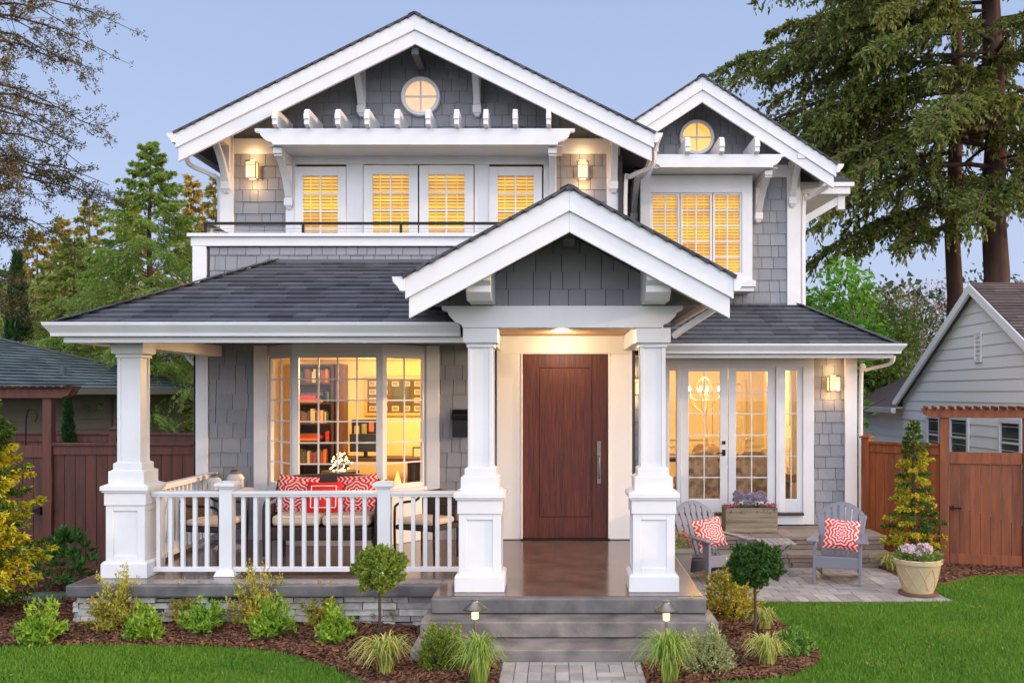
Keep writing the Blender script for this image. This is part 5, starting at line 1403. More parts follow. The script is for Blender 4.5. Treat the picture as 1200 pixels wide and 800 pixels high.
brick = mat('brick', (.30, .10, .07), .9, var=.5, col2=(.2, .06, .045))
mb = MB(); mb.box(fx(219), Yf-1.2, -1, fx(240), Yf-.2, fz(420)); tiles(mb, (fx(219), Yf-1.2, 0), X3, Z3, rect(0, -1, 1.2, fz(420)), .085, .22, .24, t0=.01, t1=.01, gap=.015, rowgap=.015, seed=2)
mb.build('brick_wall', brick, fh)
# ---------------------------------------------------------------- garden plants
def prg(seed): return np.random.default_rng(seed)
m_bright = leafm('bright_leaf', (.46, .62, .07), (.18, .36, .03))
m_var = leafm('variegated_leaf', (.10, .22, .03), (.55, .58, .22))
m_nand = leafm('nandina_leaf', (.42, .56, .07), (.56, .38, .07), noise=.2)
m_spr = leafm('spruce_needle', (.030, .085, .022), (.075, .17, .03))
m_sprl = leafm('spruce_new_growth', (.10, .19, .025), (.36, .46, .07))
m_yel = leafm('golden_conifer_leaf', (.85, .66, .02), (.52, .50, .03))
m_grn = leafm('green_conifer_leaf', (.05, .13, .022), (.10, .20, .03))
m_rho = leafm('rhododendron_leaf', (.05, .15, .028), (.10, .27, .05))
m_sedy = leafm('yellow_sedge', (.66, .62, .20), (.36, .42, .08), rough=.45)
m_sedg = leafm('green_sedge', (.14, .28, .035), (.34, .44, .09), rough=.45)
m_dark = leafm('dark_shrub_leaf', (.025, .05, .018), (.10, .16, .03))
m_gold = leafm('gold_edge_leaf', (.04, .08, .02), (.62, .52, .06))
m_pur = leafm('purple_leaf', (.10, .035, .04), (.05, .05, .025))
m_pinkf = mat('pink_petal', (.62, .05, .20), .6, var=.6, col2=(.75, .25, .35), trans=.2)
m_whitef = mat('white_petal', (.75, .68, .70), .6, var=.5, col2=(.65, .28, .38), trans=.2)
m_bluef = mat('blue_grey_petal', (.36, .38, .50), .6, var=.9, col2=(.42, .26, .32), trans=.2)

def twigs(base, dirs, lens, nseg, rg, droop=.1):
    """curved twig sample points (n, nseg+1, 3)"""
    n = len(dirs); t = np.linspace(0, 1, nseg+1)[None, :, None]
    P = base[:, None, :]+dirs[:, None, :]*lens[:, None, None]*t
    P = P+np.array([0, 0, -1.])*droop*lens[:, None, None]*t**2
    return P
def stems_mb(P, r0, r1, n=5):
    mb = MB()
    for p in P:
        k = len(p); mb.tube([tuple(q) for q in p], [r0+(r1-r0)*i/(k-1) for i in range(k)], n)
    return mb
def leafy_shrub(x, y, h, w, label, m, seed, nst=26, per=26, L=.05, Wd=.012, z0=-.41, name='shrub', group=None, spread=.9, up=.5, droop=.15, lo=.15, stem=None, flat=0., mats2=None, parent_loc=None):
    rg = prg(seed); t = empty(name, (x, y, z0), 0, label, 'shrub', group)
    az = rg.uniform(0, 2*np.pi, nst); el = rg.uniform(.25, 1.45, nst)
    d = np.stack([np.cos(az)*np.cos(el)*spread, np.sin(az)*np.cos(el)*spread, np.sin(el)], 1)
    ln = 1/np.sqrt((d[:, 0]**2+d[:, 1]**2)/(w/2)**2+(d[:, 2]/h)**2)*rg.uniform(.72, 1.08, nst)
    P = twigs(np.zeros((nst, 3)), d, ln, 4, rg, droop)
    stems_mb(P, .0035, .0015, 4).build('stem', stem or barkm, t, local=True)
    tt = rg.uniform(lo, 1.02, (nst, per)); i = rg.integers(0, nst, nst*per); i = np.repeat(np.arange(nst), per); tt = tt.ravel()
    B = d[i]*(ln[i]*tt)[:, None]+np.array([0, 0, -1.])*(droop*ln[i]*tt**2)[:, None]
    B += rg.normal(0, .012, B.shape)*(w/.4)
    D = unit(d[i])*.6+rg.normal(0, .7, B.shape)+np.array([0, 0, up])
    leaves('foliage', B, D, L*rg.uniform(.6, 1.25, len(B)), Wd*rg.uniform(.7, 1.2, len(B)), m, t, rg, flat=flat)
    return t
def G2(px, py, z=-.41):
    Y = (CZ-z)*1150/(py-460); return (px-655)*Y/1150, Y
# bright green shrubs along the porch wall
for i, (px, py, h, w_, lb) in enumerate(((50, 752, .42, .40, 'bright green leafy shrub at the far left, in front of the golden conifer'),
        (170, 749, .36, .34, 'bright green leafy shrub second from the left along the stone porch wall'),
        (240, 739, .34, .42, 'bright green leafy shrub third from the left along the stone porch wall'),
        (318, 746, .44, .44, 'bright green leafy shrub below the second railing post along the stone wall'),
        (393, 751, .37, .34, 'bright green leafy shrub just left of the lollipop topiary on the left'))):
    x, y = G2(px, py); leafy_shrub(x, y, h*1.12, w_*1.12, lb, m_bright, 200+i, nst=44, per=34, L=.062, Wd=.012, name='leafy_shrub', group='bright green shrubs in front of the porch')
for i, (px, py, h, w_, lb) in enumerate(((136, 735, .62, .52, 'airy reddish-yellow nandina at the left corner of the porch'),
        (218, 728, .42, .40, 'small airy nandina between two bright green shrubs'),
        (306, 732, .66, .58, 'largest airy nandina, red tipped, in front of the porch railing'),
        (378, 730, .42, .42, 'sparse green-red nandina left of the lollipop topiary'),
        (458, 724, .50, .50, 'airy green nandina behind the stem of the left lollipop topiary'))):
    x, y = G2(px, py); leafy_shrub(x, y, h*1.15, w_*1.15, lb, m_nand if i != 4 else leafm('green_nandina_leaf', (.16, .26, .04), (.34, .24, .05)), 220+i, nst=64, per=54, L=.044, Wd=.0085, lo=.2, name='nandina', group='airy nandinas by the porch wall')
# rhododendron by the fence
x, y = -5.85, 11.7
t = leafy_shrub(x, y, .74, .78, 'dark green rhododendron in front of the left fence beside the porch', m_rho, 240, nst=34, per=2, L=.10, Wd=.02, name='rhododendron')
rg = prg(241); az = rg.uniform(0, 6.28, 60); el = rg.uniform(.15, 1.5, 60)
tips = np.stack([np.cos(az)*np.cos(el)*.38, np.sin(az)*np.cos(el)*.38, np.sin(el)*.70+.02], 1)*rg.uniform(.75, 1.03, 60)[:, None]
a2 = rg.uniform(0, 6.28, (60, 11)); D = unit(tips)[:, None, :]*.75+np.stack([np.cos(a2), np.sin(a2), 0*a2+.25], 2)
leaves('foliage', np.repeat(tips, 11, 0), D.reshape(-1, 3), rg.uniform(.09, .14, 660), .019, m_rho, t, rg)
# topiary balls on stems
def topiary(px, py, zc, r, label, m, seed, sq=1.):
    x, y = G2(px, py); t = empty('topiary_tree', (x, y, -.41), 0, label, 'tree', 'round topiary trees beside the steps'); rg = prg(seed)
    MB().tube([(0, 0, 0), (.01, 0, .25), (0, 0, zc+.41)], [.016, .014, .012], 10).build('trunk', barkm, t, local=True, smooth=True)
    n = 24000; d = unit(rg.normal(size=(n, 3))); rad = rg.uniform(.35, 1, n)**.45
    bump_ = 1+.10*np.sin(d[:, 0]*9+seed)*np.sin(d[:, 1]*8)+.07*np.sin(d[:, 2]*13)
    c = np.array([0, 0, zc+.41]); S = np.array([r, r, r*.86*sq])
    # clump the needles on short shoots
    ns = 520; sd = unit(rg.normal(size=(ns, 3))); sb = sd*rg.uniform(.5, .93, ns)[:, None]*(1+.10*np.sin(sd[:, 0:1]*9+seed))
    i = rg.integers(0, ns, n); tt = rg.uniform(0, .22, n)
    dirs = unit(sd[i]*1.0+np.array([.0, 0, .25])+rg.normal(0, .35, (ns, 3))[i])
    P = c+(sb[i]+dirs*tt[:, None])*S
    D = dirs+rg.normal(0, .75, P.shape)
    leaves('foliage', P, D, rg.uniform(.018, .036, n), .0065, m, t, rg)
    return t
topiary(444, 751, .275, .235, 'lollipop topiary with fresh light green tips, left of the entry steps', m_sprl, 301)
topiary(884, 750, .315, .25, 'dark green lollipop topiary in front of the left patio chair', m_spr, 302, .9)
# sedges
def sedge(px, py, h, r, n, label, m, seed, wd=.0062, group=None):
    x, y = G2(px, py); rg = prg(seed); t = empty('ornamental_grass', (x, y, -.41), 0, label, 'ornamental grass', group)
    az = rg.uniform(0, 6.28, n); rr = r*rg.uniform(.25, 1.1, n); hh = h*rg.uniform(.55, 1.1, n); b = rg.normal(0, .022, (n, 2)); K = 6
    s = np.linspace(0, 1, K+1); V = np.zeros((n, K+1, 2, 3))
    for k, u in enumerate(s):
        rad = rr*1.25*(u**1.35); z = hh*(math.sin(u*2.45))
        cx = b[:, 0]+np.cos(az)*rad; cy = b[:, 1]+np.sin(az)*rad; w_ = wd*(1-u**2)+.0004
        V[:, k, 0] = np.stack([cx-np.sin(az)*w_, cy+np.cos(az)*w_, z], 1); V[:, k, 1] = np.stack([cx+np.sin(az)*w_, cy-np.cos(az)*w_, z+.001], 1)
    base = (np.arange(n)*(K+1)*2)[:, None, None]; k = np.arange(K)[None, :, None]*2
    F = (base+k+np.array([0, 1, 3, 2])[None, None, :]).reshape(-1, 4)
    raw_mesh('blades', V.reshape(-1, 3), F, m, t, rnd=np.repeat(rg.random(n), K))
    return t
sedge(452, 788, .30, .27, 190, 'yellow-green arching grass tuft in front of the left lollipop topiary', m_sedy, 401)
sedge(900, 778, .24, .24, 190, 'pale yellow arching grass tuft in front of the dark lollipop topiary', m_sedy, 402)
sedge(896, 737, .20, .17, 130, 'small yellow grass tuft behind the stem of the dark lollipop topiary', m_sedy, 403)
sedge(561, 800, .36, .24, 260, 'green grass clump beside the path, left of the steps', m_sedg, 404)
sedge(784, 799, .38, .27, 280, 'green grass clump beside the path, right of the steps', m_sedg, 405)
sedge(1044, 668, .22, .24, 110, 'yellow grass tuft at the back corner of the patio by the right fence', m_sedy, 406)
# mounds
def mound(px, py, h, w_, label, m, seed, n=5200, L=.022, Wd=.007, name='boxwood_shrub', z0=-.41):
    x, y = G2(px, py, z0); rg = prg(seed); t = empty(name, (x, y, z0), 0, label, 'shrub')
    ns = 420; az = rg.uniform(0, 6.28, ns); el = np.arcsin(rg.uniform(.0, 1, ns)); sd = np.stack([np.cos(az)*np.cos(el), np.sin(az)*np.cos(el), np.sin(el)], 1)
    sb = sd*rg.uniform(.55, .97, ns)[:, None]*(1+.13*np.sin(sd[:, 0:1]*7+seed))
    stems_mb(np.stack([sb*0, sb*.5*np.array([w_/2, w_/2, h]), sb*np.array([w_/2, w_/2, h])], 1)[:60], .004, .0015, 4).build('stem', barkm, t, local=True)
    i = rg.integers(0, ns, n); tt = rg.uniform(-.1, .17, n); P = (sb[i]+unit(sd[i]+np.array([0, 0, .6]))*tt[:, None])*np.array([w_/2, w_/2, h])
    D = sd[i]+np.array([0, 0, .4])+rg.normal(0, .8, P.shape)
    leaves('foliage', P, D, L*rg.uniform(.7, 1.3, n), Wd, m, t, rg)
    return t
mound(519, 781, .36, .47, 'rounded yellow-green boxwood at the left end of the entry steps', leafm('yellow_box_leaf', (.38, .44, .035), (.08, .17, .02)), 501)
mound(829, 783, .34, .50, 'rounded cream-edged small-leaved shrub right of the entry steps', leafm('cream_box_leaf', (.10, .18, .035), (.50, .52, .26)), 502)
leafy_shrub(*G2(934, 767), .28, .40, 'low bright green leafy shrub at the right edge of the right bed', leafm('mid_leaf', (.10, .26, .035), (.17, .38, .05)), 503, nst=34, per=24, L=.05, Wd=.011, name='leafy_shrub')
mound(858, 722, .58, .56, 'dark shrub speckled with golden leaves behind the dark lollipop topiary', m_gold, 504, n=3600, L=.035, Wd=.011, name='variegated_shrub')
leafy_shrub(4.72, 12.85, .72, .34, 'thin purple-leaved plant between the patio pot and the right gate', m_pur, 505, nst=16, per=26, L=.04, Wd=.012, name='purple_plant')

# conifers with flat sprays
def spray_arrays(rg, p0, az, L, rise, droop, ntw, per, leaf, width=.38, hang=.25, t0=.12):
    """one conifer branch: returns leaf base points, directions, and the branch axis"""
    d = np.array([math.cos(az), math.sin(az), 0.]); s_ = np.array([-d[1], d[0], 0.])
    def axis(t): return p0+d*L*t[:, None]+np.array([0, 0, 1.])*(L*(rise*t-droop*t*t))[:, None]
    ta = rg.uniform(t0, 1, ntw); A = axis(ta); side = rg.choice([-1, 1], ntw)
    tl = L*width*(1.08-ta)*rg.uniform(.5, 1.15, ntw)+.04*L
    td = unit(d[None]*rg.uniform(.45, 1, ntw)[:, None]+s_[None]*(side*rg.uniform(.45, 1, ntw))[:, None]+np.array([0, 0, 1.])*(rg.uniform(-.35, .2, ntw)-droop*ta)[:, None])
    u = rg.random((ntw, per))**.8
    P = A[:, None]+td[:, None]*(tl[:, None]*u)[:, :, None]; P[:, :, 2] -= hang*tl[:, None]*u**2
    D = td[:, None]*1.+rg.normal(0, .45, P.shape)
    D[:, :, 2] -= .25
    return P.reshape(-1, 3), D.reshape(-1, 3), axis(np.linspace(0, 1, 7)), A, td, tl
def conifer(name, label, x, y, z0, h, r, seed, m, width=.38, nb=70, ntw=26, per=18, leaf=.10, lw=.016, tr=.16, base=.08, rise=.15, droop=.35, pw=.8, mb_=None, cat='tree', group=None, mats=None, gold=None, hang=.25, bark=None, azr=None):
    rg = prg(seed); t = empty(name, (x, y, z0), 0, label, cat, group)
    Pl, Dl, Br, Md = [], [], [], []
    for i in range(nb):
        f = base+(1-base)*((i+rg.random())/nb)**.95
        L = (r*(1-f)**pw+.03*r)*rg.uniform(.72, 1.12); az = i*2.399+rg.uniform(-.4, .4)
        if azr: az = rg.uniform(*azr)
        p0 = np.array([0, 0, f*h]); k = max(4, int(ntw*(.35+.65*L/r)))
        P, D, ax, *_ = spray_arrays(rg, p0, az, L, rise+.5*max(0, f-.6), droop, k, per, leaf, hang=hang, width=width)
        Pl.append(P); Dl.append(D); Br.append((ax, L)); 
        if gold is not None: Md.append(np.full(len(P), gold(rg, f, az)))
    P = np.concatenate(Pl); D = np.concatenate(Dl); n = len(P)
    mb = MB(); k = 9; mb.tube([(rg.normal(0, .01)*h*.3, rg.normal(0, .01)*h*.3, h*j/(k-1)) if j else (0, 0, 0) for j in range(k)], [tr*(1-j/(k-1))+.012 for j in range(k)], 10)
    mb.build('trunk', bark or barkm, t, local=True, smooth=True)
    mb = MB()
    for ax, L in Br: mb.tube([tuple(q) for q in ax], [max(.004, tr*.22*L/r*(1-j/7)) for j in range(len(ax))], 5)
    mb.build('branches', bark or barkm, t, local=True)
    if gold is None: leaves('crown', P, D, leaf*rg.uniform(.6, 1.3, n), lw, m, t, rg, rnd=np.clip(rg.random(n)*.6+.4*rg.random(), 0, 1))
    else:
        G_ = np.concatenate(Md)>rg.random(n)
        leaves('crown', P[~G_], D[~G_], leaf*rg.uniform(.6, 1.3, (~G_).sum()), lw, m, t, rg)
        if G_.sum(): leaves('golden_foliage', P[G_], D[G_], leaf*rg.uniform(.6, 1.3, G_.sum()), lw, m_yel, t, rg)
    return t
conifer('golden_conifer', 'golden-tipped conifer at the far left edge in front of the dark gate', -6.12, 10.3, -.42, 2.35, .72, 601, m_grn, nb=130, ntw=24, per=24, leaf=.055, lw=.011, tr=.035, base=.04, rise=.55, droop=.25, pw=.45, gold=lambda rg, f, az: (.92 if .0 < f < .72 else .06)*(1 if rg.random() < .8 else .2))
conifer('golden_conifer', 'slender golden and green conifer behind the large patio pot', 4.66, 12.9, -.42, 2.0, .44, 602, m_grn, nb=70, ntw=17, per=24, leaf=.044, lw=.010, tr=.022, base=.16, rise=.35, droop=.30, pw=.6, gold=lambda rg, f, az: (.85 if rg.random() < .62 else .05)*(1 if f < .78 else .15))

# flowers
def flower_heads(parent, centres, r, m, rg, n=60, L=.02, Wd=.009, name='flower_head'):
    for c in centres:
        d = unit(rg.normal(size=(n, 3))); d[:, 2] = np.abs(d[:, 2])*1.0-.1
        leaves(name, np.array(c)+d*r*rg.uniform(.7, 1, n)[:, None], d+rg.normal(0, .8, d.shape), L*rg.uniform(.7, 1.2, n), Wd, m, parent, rg)
rg = prg(701); xa, xb = PBX
t = empty('hydrangea', ((xa+xb)/2, 14.0, .29), 0, 'blue-grey hydrangea in bloom in the middle of the wooden planter box', 'flowering plant')
flower_heads(t, [(rg.uniform(-.22, .2), rg.uniform(-.16, .05), rg.uniform(.06, .22)) for _ in range(17)], .062, m_bluef, rg, n=130, L=.026, Wd=.012)
n = 190; leaves('foliage', np.stack([rg.uniform(-.3, .3, n), rg.uniform(-.14, .12, n), rg.uniform(-.05, .07, n)], 1), rg.normal(size=(n, 3))+np.array([0, -.4, .2]), rg.uniform(.05, .09, n), .022, leafm('hydrangea_leaf', (.03, .07, .025), (.20, .26, .06)), t, rg)
for s, lb in ((-1, 'pink trailing flowers at the left end of the wooden planter box'), (1, 'pink trailing flowers at the right end of the wooden planter box')):
    t = empty('impatiens', ((xa+xb)/2+s*.26, 14.0, .28), 0, lb, 'flowering plant')
    n = 130; leaves('foliage', np.stack([rg.uniform(-.11, .11, n), rg.uniform(-.18, .1, n), rg.uniform(-.02, .06, n)], 1), rg.normal(size=(n, 3)), rg.uniform(.025, .05, n), .012, m_grn, t, rg)
    flower_heads(t, [(rg.uniform(-.11, .11), rg.uniform(-.19, -.02), rg.uniform(.03, .09)) for _ in range(13)], .014, m_pinkf, rg, n=14, L=.022, Wd=.010)
t = empty('cyclamen', (4.19, 11.45, -.04), 0, 'white and pink cyclamen filling the large patio pot', 'flowering plant'); rg = prg(702)
n = 420; rr_ = .25*np.sqrt(rg.random(n)); a = rg.uniform(0, 6.28, n); leaves('foliage', np.stack([rr_*np.cos(a), rr_*np.sin(a), .02+rg.uniform(0, .10, n)], 1), np.stack([np.cos(a), np.sin(a), rg.uniform(-.2, 1, n)], 1), rg.uniform(.04, .07, n), .018, leafm('cyclamen_leaf', (.06, .14, .03), (.24, .34, .08)), t, rg)
flower_heads(t, [(rg.uniform(-.17, .12), rg.uniform(-.2, .1), rg.uniform(.12, .19)) for _ in range(26)], .02, m_whitef, rg, n=26, L=.032, Wd=.012)
t = empty('petunia', (sx, sy, .0), 0, 'pink and yellow-green flowering plant in the small square pot', 'flowering plant')
n = 170; leaves('foliage', np.stack([rg.normal(0, .07, n), rg.normal(0, .07, n), rg.uniform(0, .2, n)], 1), rg.normal(size=(n, 3)), rg.uniform(.03, .05, n), .012, m_bright, t, rg)
flower_heads(t, [(rg.uniform(-.10, .12), rg.uniform(-.12, .0), rg.uniform(.04, .2)) for _ in range(12)], .016, m_pinkf, rg, n=16, L=.024, Wd=.011)

# ---------------------------------------------------------------- trees
# the two giant conifers on the right: irregular heavy limbs, hanging sprays
m_fir = leafm('fir_leaf', (.075, .125, .032), (.24, .28, .06), trans=.4)
m_fir2 = leafm('fir_leaf_olive', (.10, .13, .03), (.28, .29, .065), trans=.4)
def giant(name, label, x, y, h, tr, seed, m, zlo, zhi, nb, r, ntw=30, per=20, leaf=.13, lw=.022, azb=None, extra=()):
    rg = prg(seed); t = empty(name, (x, y, -.5), 0, label, 'tree', 'giant conifers behind the right neighbour')
    k = 14; P = [(rg.normal(0, .05), rg.normal(0, .05), h*j/(k-1)) for j in range(k)]; P[0] = (0, 0, 0)
    MB().tube(P, [tr*(1.25 if j == 0 else 1)*(1-.8*j/(k-1)) for j in range(k)], 18).build('trunk', redbark, t, local=True, smooth=True)
    Pl, Dl = [], []; mb = MB()
    br = [(zlo+(zhi-zlo)*(i+rg.random())/nb, rg.uniform(0, 6.283) if (azb is None or rg.random() < .5) else rg.uniform(*azb), r*rg.uniform(.6, 1.1)*(1-.45*(i/nb)**2), rg.uniform(.0, .30), rg.uniform(.25, .5)) for i in range(nb)]
    br += list(extra)
    for (z, az, L, rise, dr) in br:
        p0 = np.array([0, 0, z]); A, D, ax, Ax, td, tl = spray_arrays(rg, p0, az, L, rise, dr, int(ntw*L/r)+8, per, leaf, width=.30, hang=.28, t0=.30)
        # second order: short hanging tails below each twig
        Pl.append(A); Dl.append(D)
        nh = int(len(A)*.12); i = rg.integers(0, len(A), nh); Hh = A[i].copy(); Hh[:, 2] -= rg.uniform(.05, .4, nh); Pl.append(Hh); Dl.append(np.array([0, 0, -1.])+rg.normal(0, .3, (nh, 3)))
        mb.tube([tuple(q) for q in ax], [max(.012, tr*.19*(L/r)*(1-j/7.5)) for j in range(len(ax))], 7)
        for q, dd, ll in list(zip(Ax, td, tl))[::2]:
            mb.tube([tuple(q), tuple(q+dd*ll*.5-np.array([0, 0, .12*ll])), tuple(q+dd*ll*.95-np.array([0, 0, .5*ll]))], [.016, .010, .004], 4)
    mb.build('limbs', redbark, t, local=True, smooth=True)
    P = np.concatenate(Pl); D = np.concatenate(Dl); n = len(P)
    leaves('crown', P, D, leaf*rg.uniform(.55, 1.3, n), lw, m, t, rg)
    return t
W_ = math.pi
giant('giant_conifer', 'giant conifer with the thicker red-brown trunk at the far right', 11.55, 26.0, 24, .40, 801, m_fir, 8.6, 16.0, 52, 6.6, azb=(2.5, 3.9), ntw=50, per=34, leaf=.15, lw=.034,
      extra=[(9.2, 3.35, 6.8, .02, .32), (8.4, 3.6, 6.0, .05, .38), (7.6, 3.15, 5.6, .0, .40), (7.8, 4.2, 4.5, .0, .35), (12.2, 3.3, 7.4, .05, .25), (13.5, 3.5, 7.0, .1, .3), (11.0, 3.0, 7.6, .0, .25), (7.2, 4.9, 3.6, 0, .3), (8.6, 5.4, 3.6, .1, .35), (9.0, 5.7, 4.2, .1, .35), (7.9, 5.9, 4.0, .1, .4), (9.6, 4.6, 4.0, .1, .4), (8.2, 4.5, 3.8, .05, .45), (10.2, 5.2, 4.2, .1, .4), (6.8, 3.7, 3.8, .1, .3)])
giant('giant_conifer', 'giant conifer with the thinner trunk, standing left of the thicker one', 11.0, 27.2, 22, .27, 802, m_fir2, 9.0, 16.0, 42, 6.0, azb=(2.5, 3.9), ntw=46, per=32, leaf=.15, lw=.034,
      extra=[(8.8, 3.2, 6.4, .0, .38), (8.2, 4.4, 4.0, .05, .45), (9.4, 4.9, 4.2, .1, .45), (7.7, 4.0, 3.9, 0, .45), (10.4, 3.5, 6.6, .05, .35), (12.6, 3.1, 6.8, .05, .3), (7.6, 3.7, 5.2, .0, .42), (9.9, 2.9, 6.6, .0, .3)])

# broadleaf trees
def broadleaf(name, label, x, y, z0, h, w_, seed, m, zmin=.08, keep=None, n=9000, leaf=.11, lw=.035, tr=.09, zc=.25, clumps=70, group=None, flat=.5, dens=.16):
    rg = prg(seed); t = empty(name, (x, y, z0), 0, label, 'tree', group)
    d = unit(rg.normal(size=(clumps, 3))); d[:, 2] = np.abs(d[:, 2])*1.25-.25
    c = d*rg.uniform(.35, 1, clumps)[:, None]*np.array([w_/2, w_/2, h*(1-zc)/1.0]); c[:, 2] = c[:, 2]*.95+h*zc*1.1
    c[:, 2] = np.clip(c[:, 2], h*zmin, h)
    mb = MB(); k = 6; mb.tube([(0, 0, h*.6*j/(k-1)) for j in range(k)], [tr*(1-.7*j/(k-1)) for j in range(k)], 9); mb.build('trunk', barkm, t, local=True, smooth=True)
    mb = MB()
    for q in c[:min(60, clumps)]:
        s = np.array([0, 0, min(h*.55, max(.15*h, q[2]*.5))]); mb.tube([tuple(s), tuple((s+q)/2+np.array([0, 0, .05*h])), tuple(q)], [tr*.35, tr*.2, .006], 5)
    mb.build('branches', barkm, t, local=True)
    i = rg.integers(0, clumps, n); off_ = rg.normal(0, 1, (n, 3))*np.array([w_*dens, w_*dens, w_*dens*.42])
    P = c[i]+off_; P[:, 2] -= .25*(off_[:, 0]**2+off_[:, 1]**2)/(w_*dens)
    rn = np.clip(rg.random(clumps)[i]*.5+rg.random(n)*.5, 0, 1)
    if keep is not None: kk = keep(P); P = P[kk]; off_ = off_[kk]; rn = rn[kk]; n = len(P)
    leaves('crown', P, rg.normal(0, .6, (n, 3))+unit(off_)*.8+np.array([0, 0, -.15]), leaf*rg.uniform(.6, 1.25, n), lw*rg.uniform(.7, 1.2, n), m, t, rg, rnd=rn, flat=flat)
    return t
m_lime = leafm('lime_leaf', (.25, .52, .05), (.11, .28, .03), trans=.5)
m_mid = leafm('mid_green_leaf', (.09, .17, .03), (.17, .28, .05), trans=.4)
m_dk = leafm('dark_green_leaf', (.022, .05, .016), (.05, .09, .022))
m_olv = leafm('olive_leaf', (.20, .27, .045), (.32, .38, .08), trans=.45)
m_org = leafm('sunlit_orange_leaf', (.70, .44, .13), (.26, .30, .07), trans=.4)  # low orange sunlight painted into the leaf colour
m_fsoft = leafm('soft_fir_leaf', (.17, .30, .05), (.31, .42, .085), trans=.45)
m_blos = mat('pale_blossom', (.52, .40, .42), .8, var=.8, col2=(.35, .24, .24), trans=.3)
broadleaf('maple_tree', 'bright lime green maple behind the right side of the house', 5.75, 20.8, -.45, 5.4, 2.6, 901, m_lime, zmin=.42, keep=lambda P: P[:, 0] < .45+np.maximum(0, P[:, 2]-2.9)*1.6, n=14000, leaf=.17, lw=.045, clumps=90, dens=.10, zc=.30)
broadleaf('broadleaf_tree', 'mid green tree between the maple and the clapboard house', 9.6, 30.0, -.45, 6.0, 4.0, 902, m_mid, n=12000, leaf=.17, lw=.05, clumps=80, dens=.11)
broadleaf('broadleaf_tree', 'dark green undergrowth tree low behind the maple', 7.6, 30.5, -.45, 5.0, 5.0, 903, m_dk, n=11000, leaf=.2, lw=.055, clumps=70, dens=.13)
broadleaf('blossom_tree', 'pale pinkish blossom tree far behind the clapboard house', 14.6, 40, -.5, 7.6, 7.0, 904, m_blos, n=9000, leaf=.14, lw=.035, clumps=140, dens=.07, tr=.14)
broadleaf('broadleaf_tree', 'dark tree filling the gap behind the giant trunks', 20.5, 46, -.5, 9.0, 10, 905, m_dk, n=9000, leaf=.3, lw=.08, clumps=120, dens=.09, tr=.2)
# left: the big soft green fir and its neighbours
conifer('fir_tree', 'large soft green fir with layered branches behind the left porch roof', -10.2, 24.5, -.5, 8.7, 4.3, 911, m_fsoft, width=.5, nb=125, ntw=58, per=30, leaf=.10, lw=.013, tr=.16, base=.08, rise=.46, droop=.34, pw=1.0)
conifer('fir_tree', 'olive green fir left of the large soft green fir', -13.6, 27.5, -.5, 6.8, 3.4, 912, m_olv, width=.5, nb=85, ntw=44, per=26, leaf=.11, lw=.017, tr=.18, base=.08, rise=.25, droop=.3, pw=.75)
for i, (px, py, Y, r, lb) in enumerate(((224, 206, 46, 1.5, 'sunlit orange conifer top just left of the balcony corner'), (253, 205, 44, 1.6, 'sunlit orange conifer touching the balcony corner'), (105, 236, 50, 2.2, 'sunlit orange conifer top left of the big fir'), (73, 253, 52, 1.7, 'pointed orange lit conifer in the middle of the left skyline'), (42, 268, 50, 2.4, 'low orange lit conifer top at the left skyline'), (154, 232, 48, 2.0, 'orange lit conifer partly hidden behind the big fir'))):
    v = W(px, py, Y); conifer('distant_conifer', lb, v.x, v.y, -.5, v.z+.5, r*1.7, 920+i, m_org, nb=60, ntw=16, per=12, leaf=.30, lw=.07, tr=.16, base=.2, rise=.1, droop=.3, pw=.8, group='orange lit conifers on the left skyline')
broadleaf('broadleaf_tree', 'yellow-green round tree below the left skyline', -16.5, 33.0, -.5, 7.2, 6.5, 931, m_olv, n=13000, leaf=.2, lw=.055, clumps=110, dens=.09)
broadleaf('broadleaf_tree', 'dark green tree behind the grey-green neighbour roof', -14.6, 30.0, -.5, 5.4, 5.5, 932, m_dk, n=10000, leaf=.2, lw=.055, clumps=80, dens=.12)
broadleaf('broadleaf_tree', 'mid green tree directly left of the balcony corner', -9.2, 28.5, -.5, 6.4, 5.0, 933, m_mid, n=11000, leaf=.18, lw=.05, clumps=90, dens=.11)
broadleaf('broadleaf_tree', 'grey-green tree at the left edge behind the cypress', -20.5, 33.0, -.5, 8.2, 7.5, 934, leafm('grey_green_leaf', (.10, .13, .06), (.19, .20, .09)), n=12000, leaf=.2, lw=.05, clumps=110, dens=.09)
def cypress(x, y, z0, h, w_, seed, label, m=None):
    rg = prg(seed); t = empty('cypress_tree', (x, y, z0), 0, label, 'tree'); n = 9000
    MB().tube([(0, 0, 0), (0, 0, h*.9)], [.05, .01], 8).build('trunk', barkm, t, local=True)
    f = rg.random(n)**1.0; rad = w_/2*np.sin(np.clip((1-f)*1.9, 0, 1.57))*np.clip(f*8, .4, 1); a = rg.uniform(0, 6.28, n); q = rg.uniform(.55, 1.05, n)
    q *= 1+.16*np.sin(a*3+f*19)
    P = np.stack([np.cos(a)*rad*q, np.sin(a)*rad*q, f*h], 1); leaves('crown', P, np.stack([np.cos(a)*.4, np.sin(a)*.4, 0*a+1], 1)+rg.normal(0, .25, (n, 3)), rg.uniform(.08, .18, n)*h/4, .014*h/3, m or leafm('cypress_leaf', (.018, .055, .016), (.05, .11, .025)), t, rg)
cypress(-13.8, 25.0, -.5, 5.9, .85, 941, 'slim dark cypress rising behind the left neighbour roof at the left edge')
cypress(-7.95, 15.9, -.5, 2.5, .26, 942, 'small slim conifer between the left arbor post and the olive house')
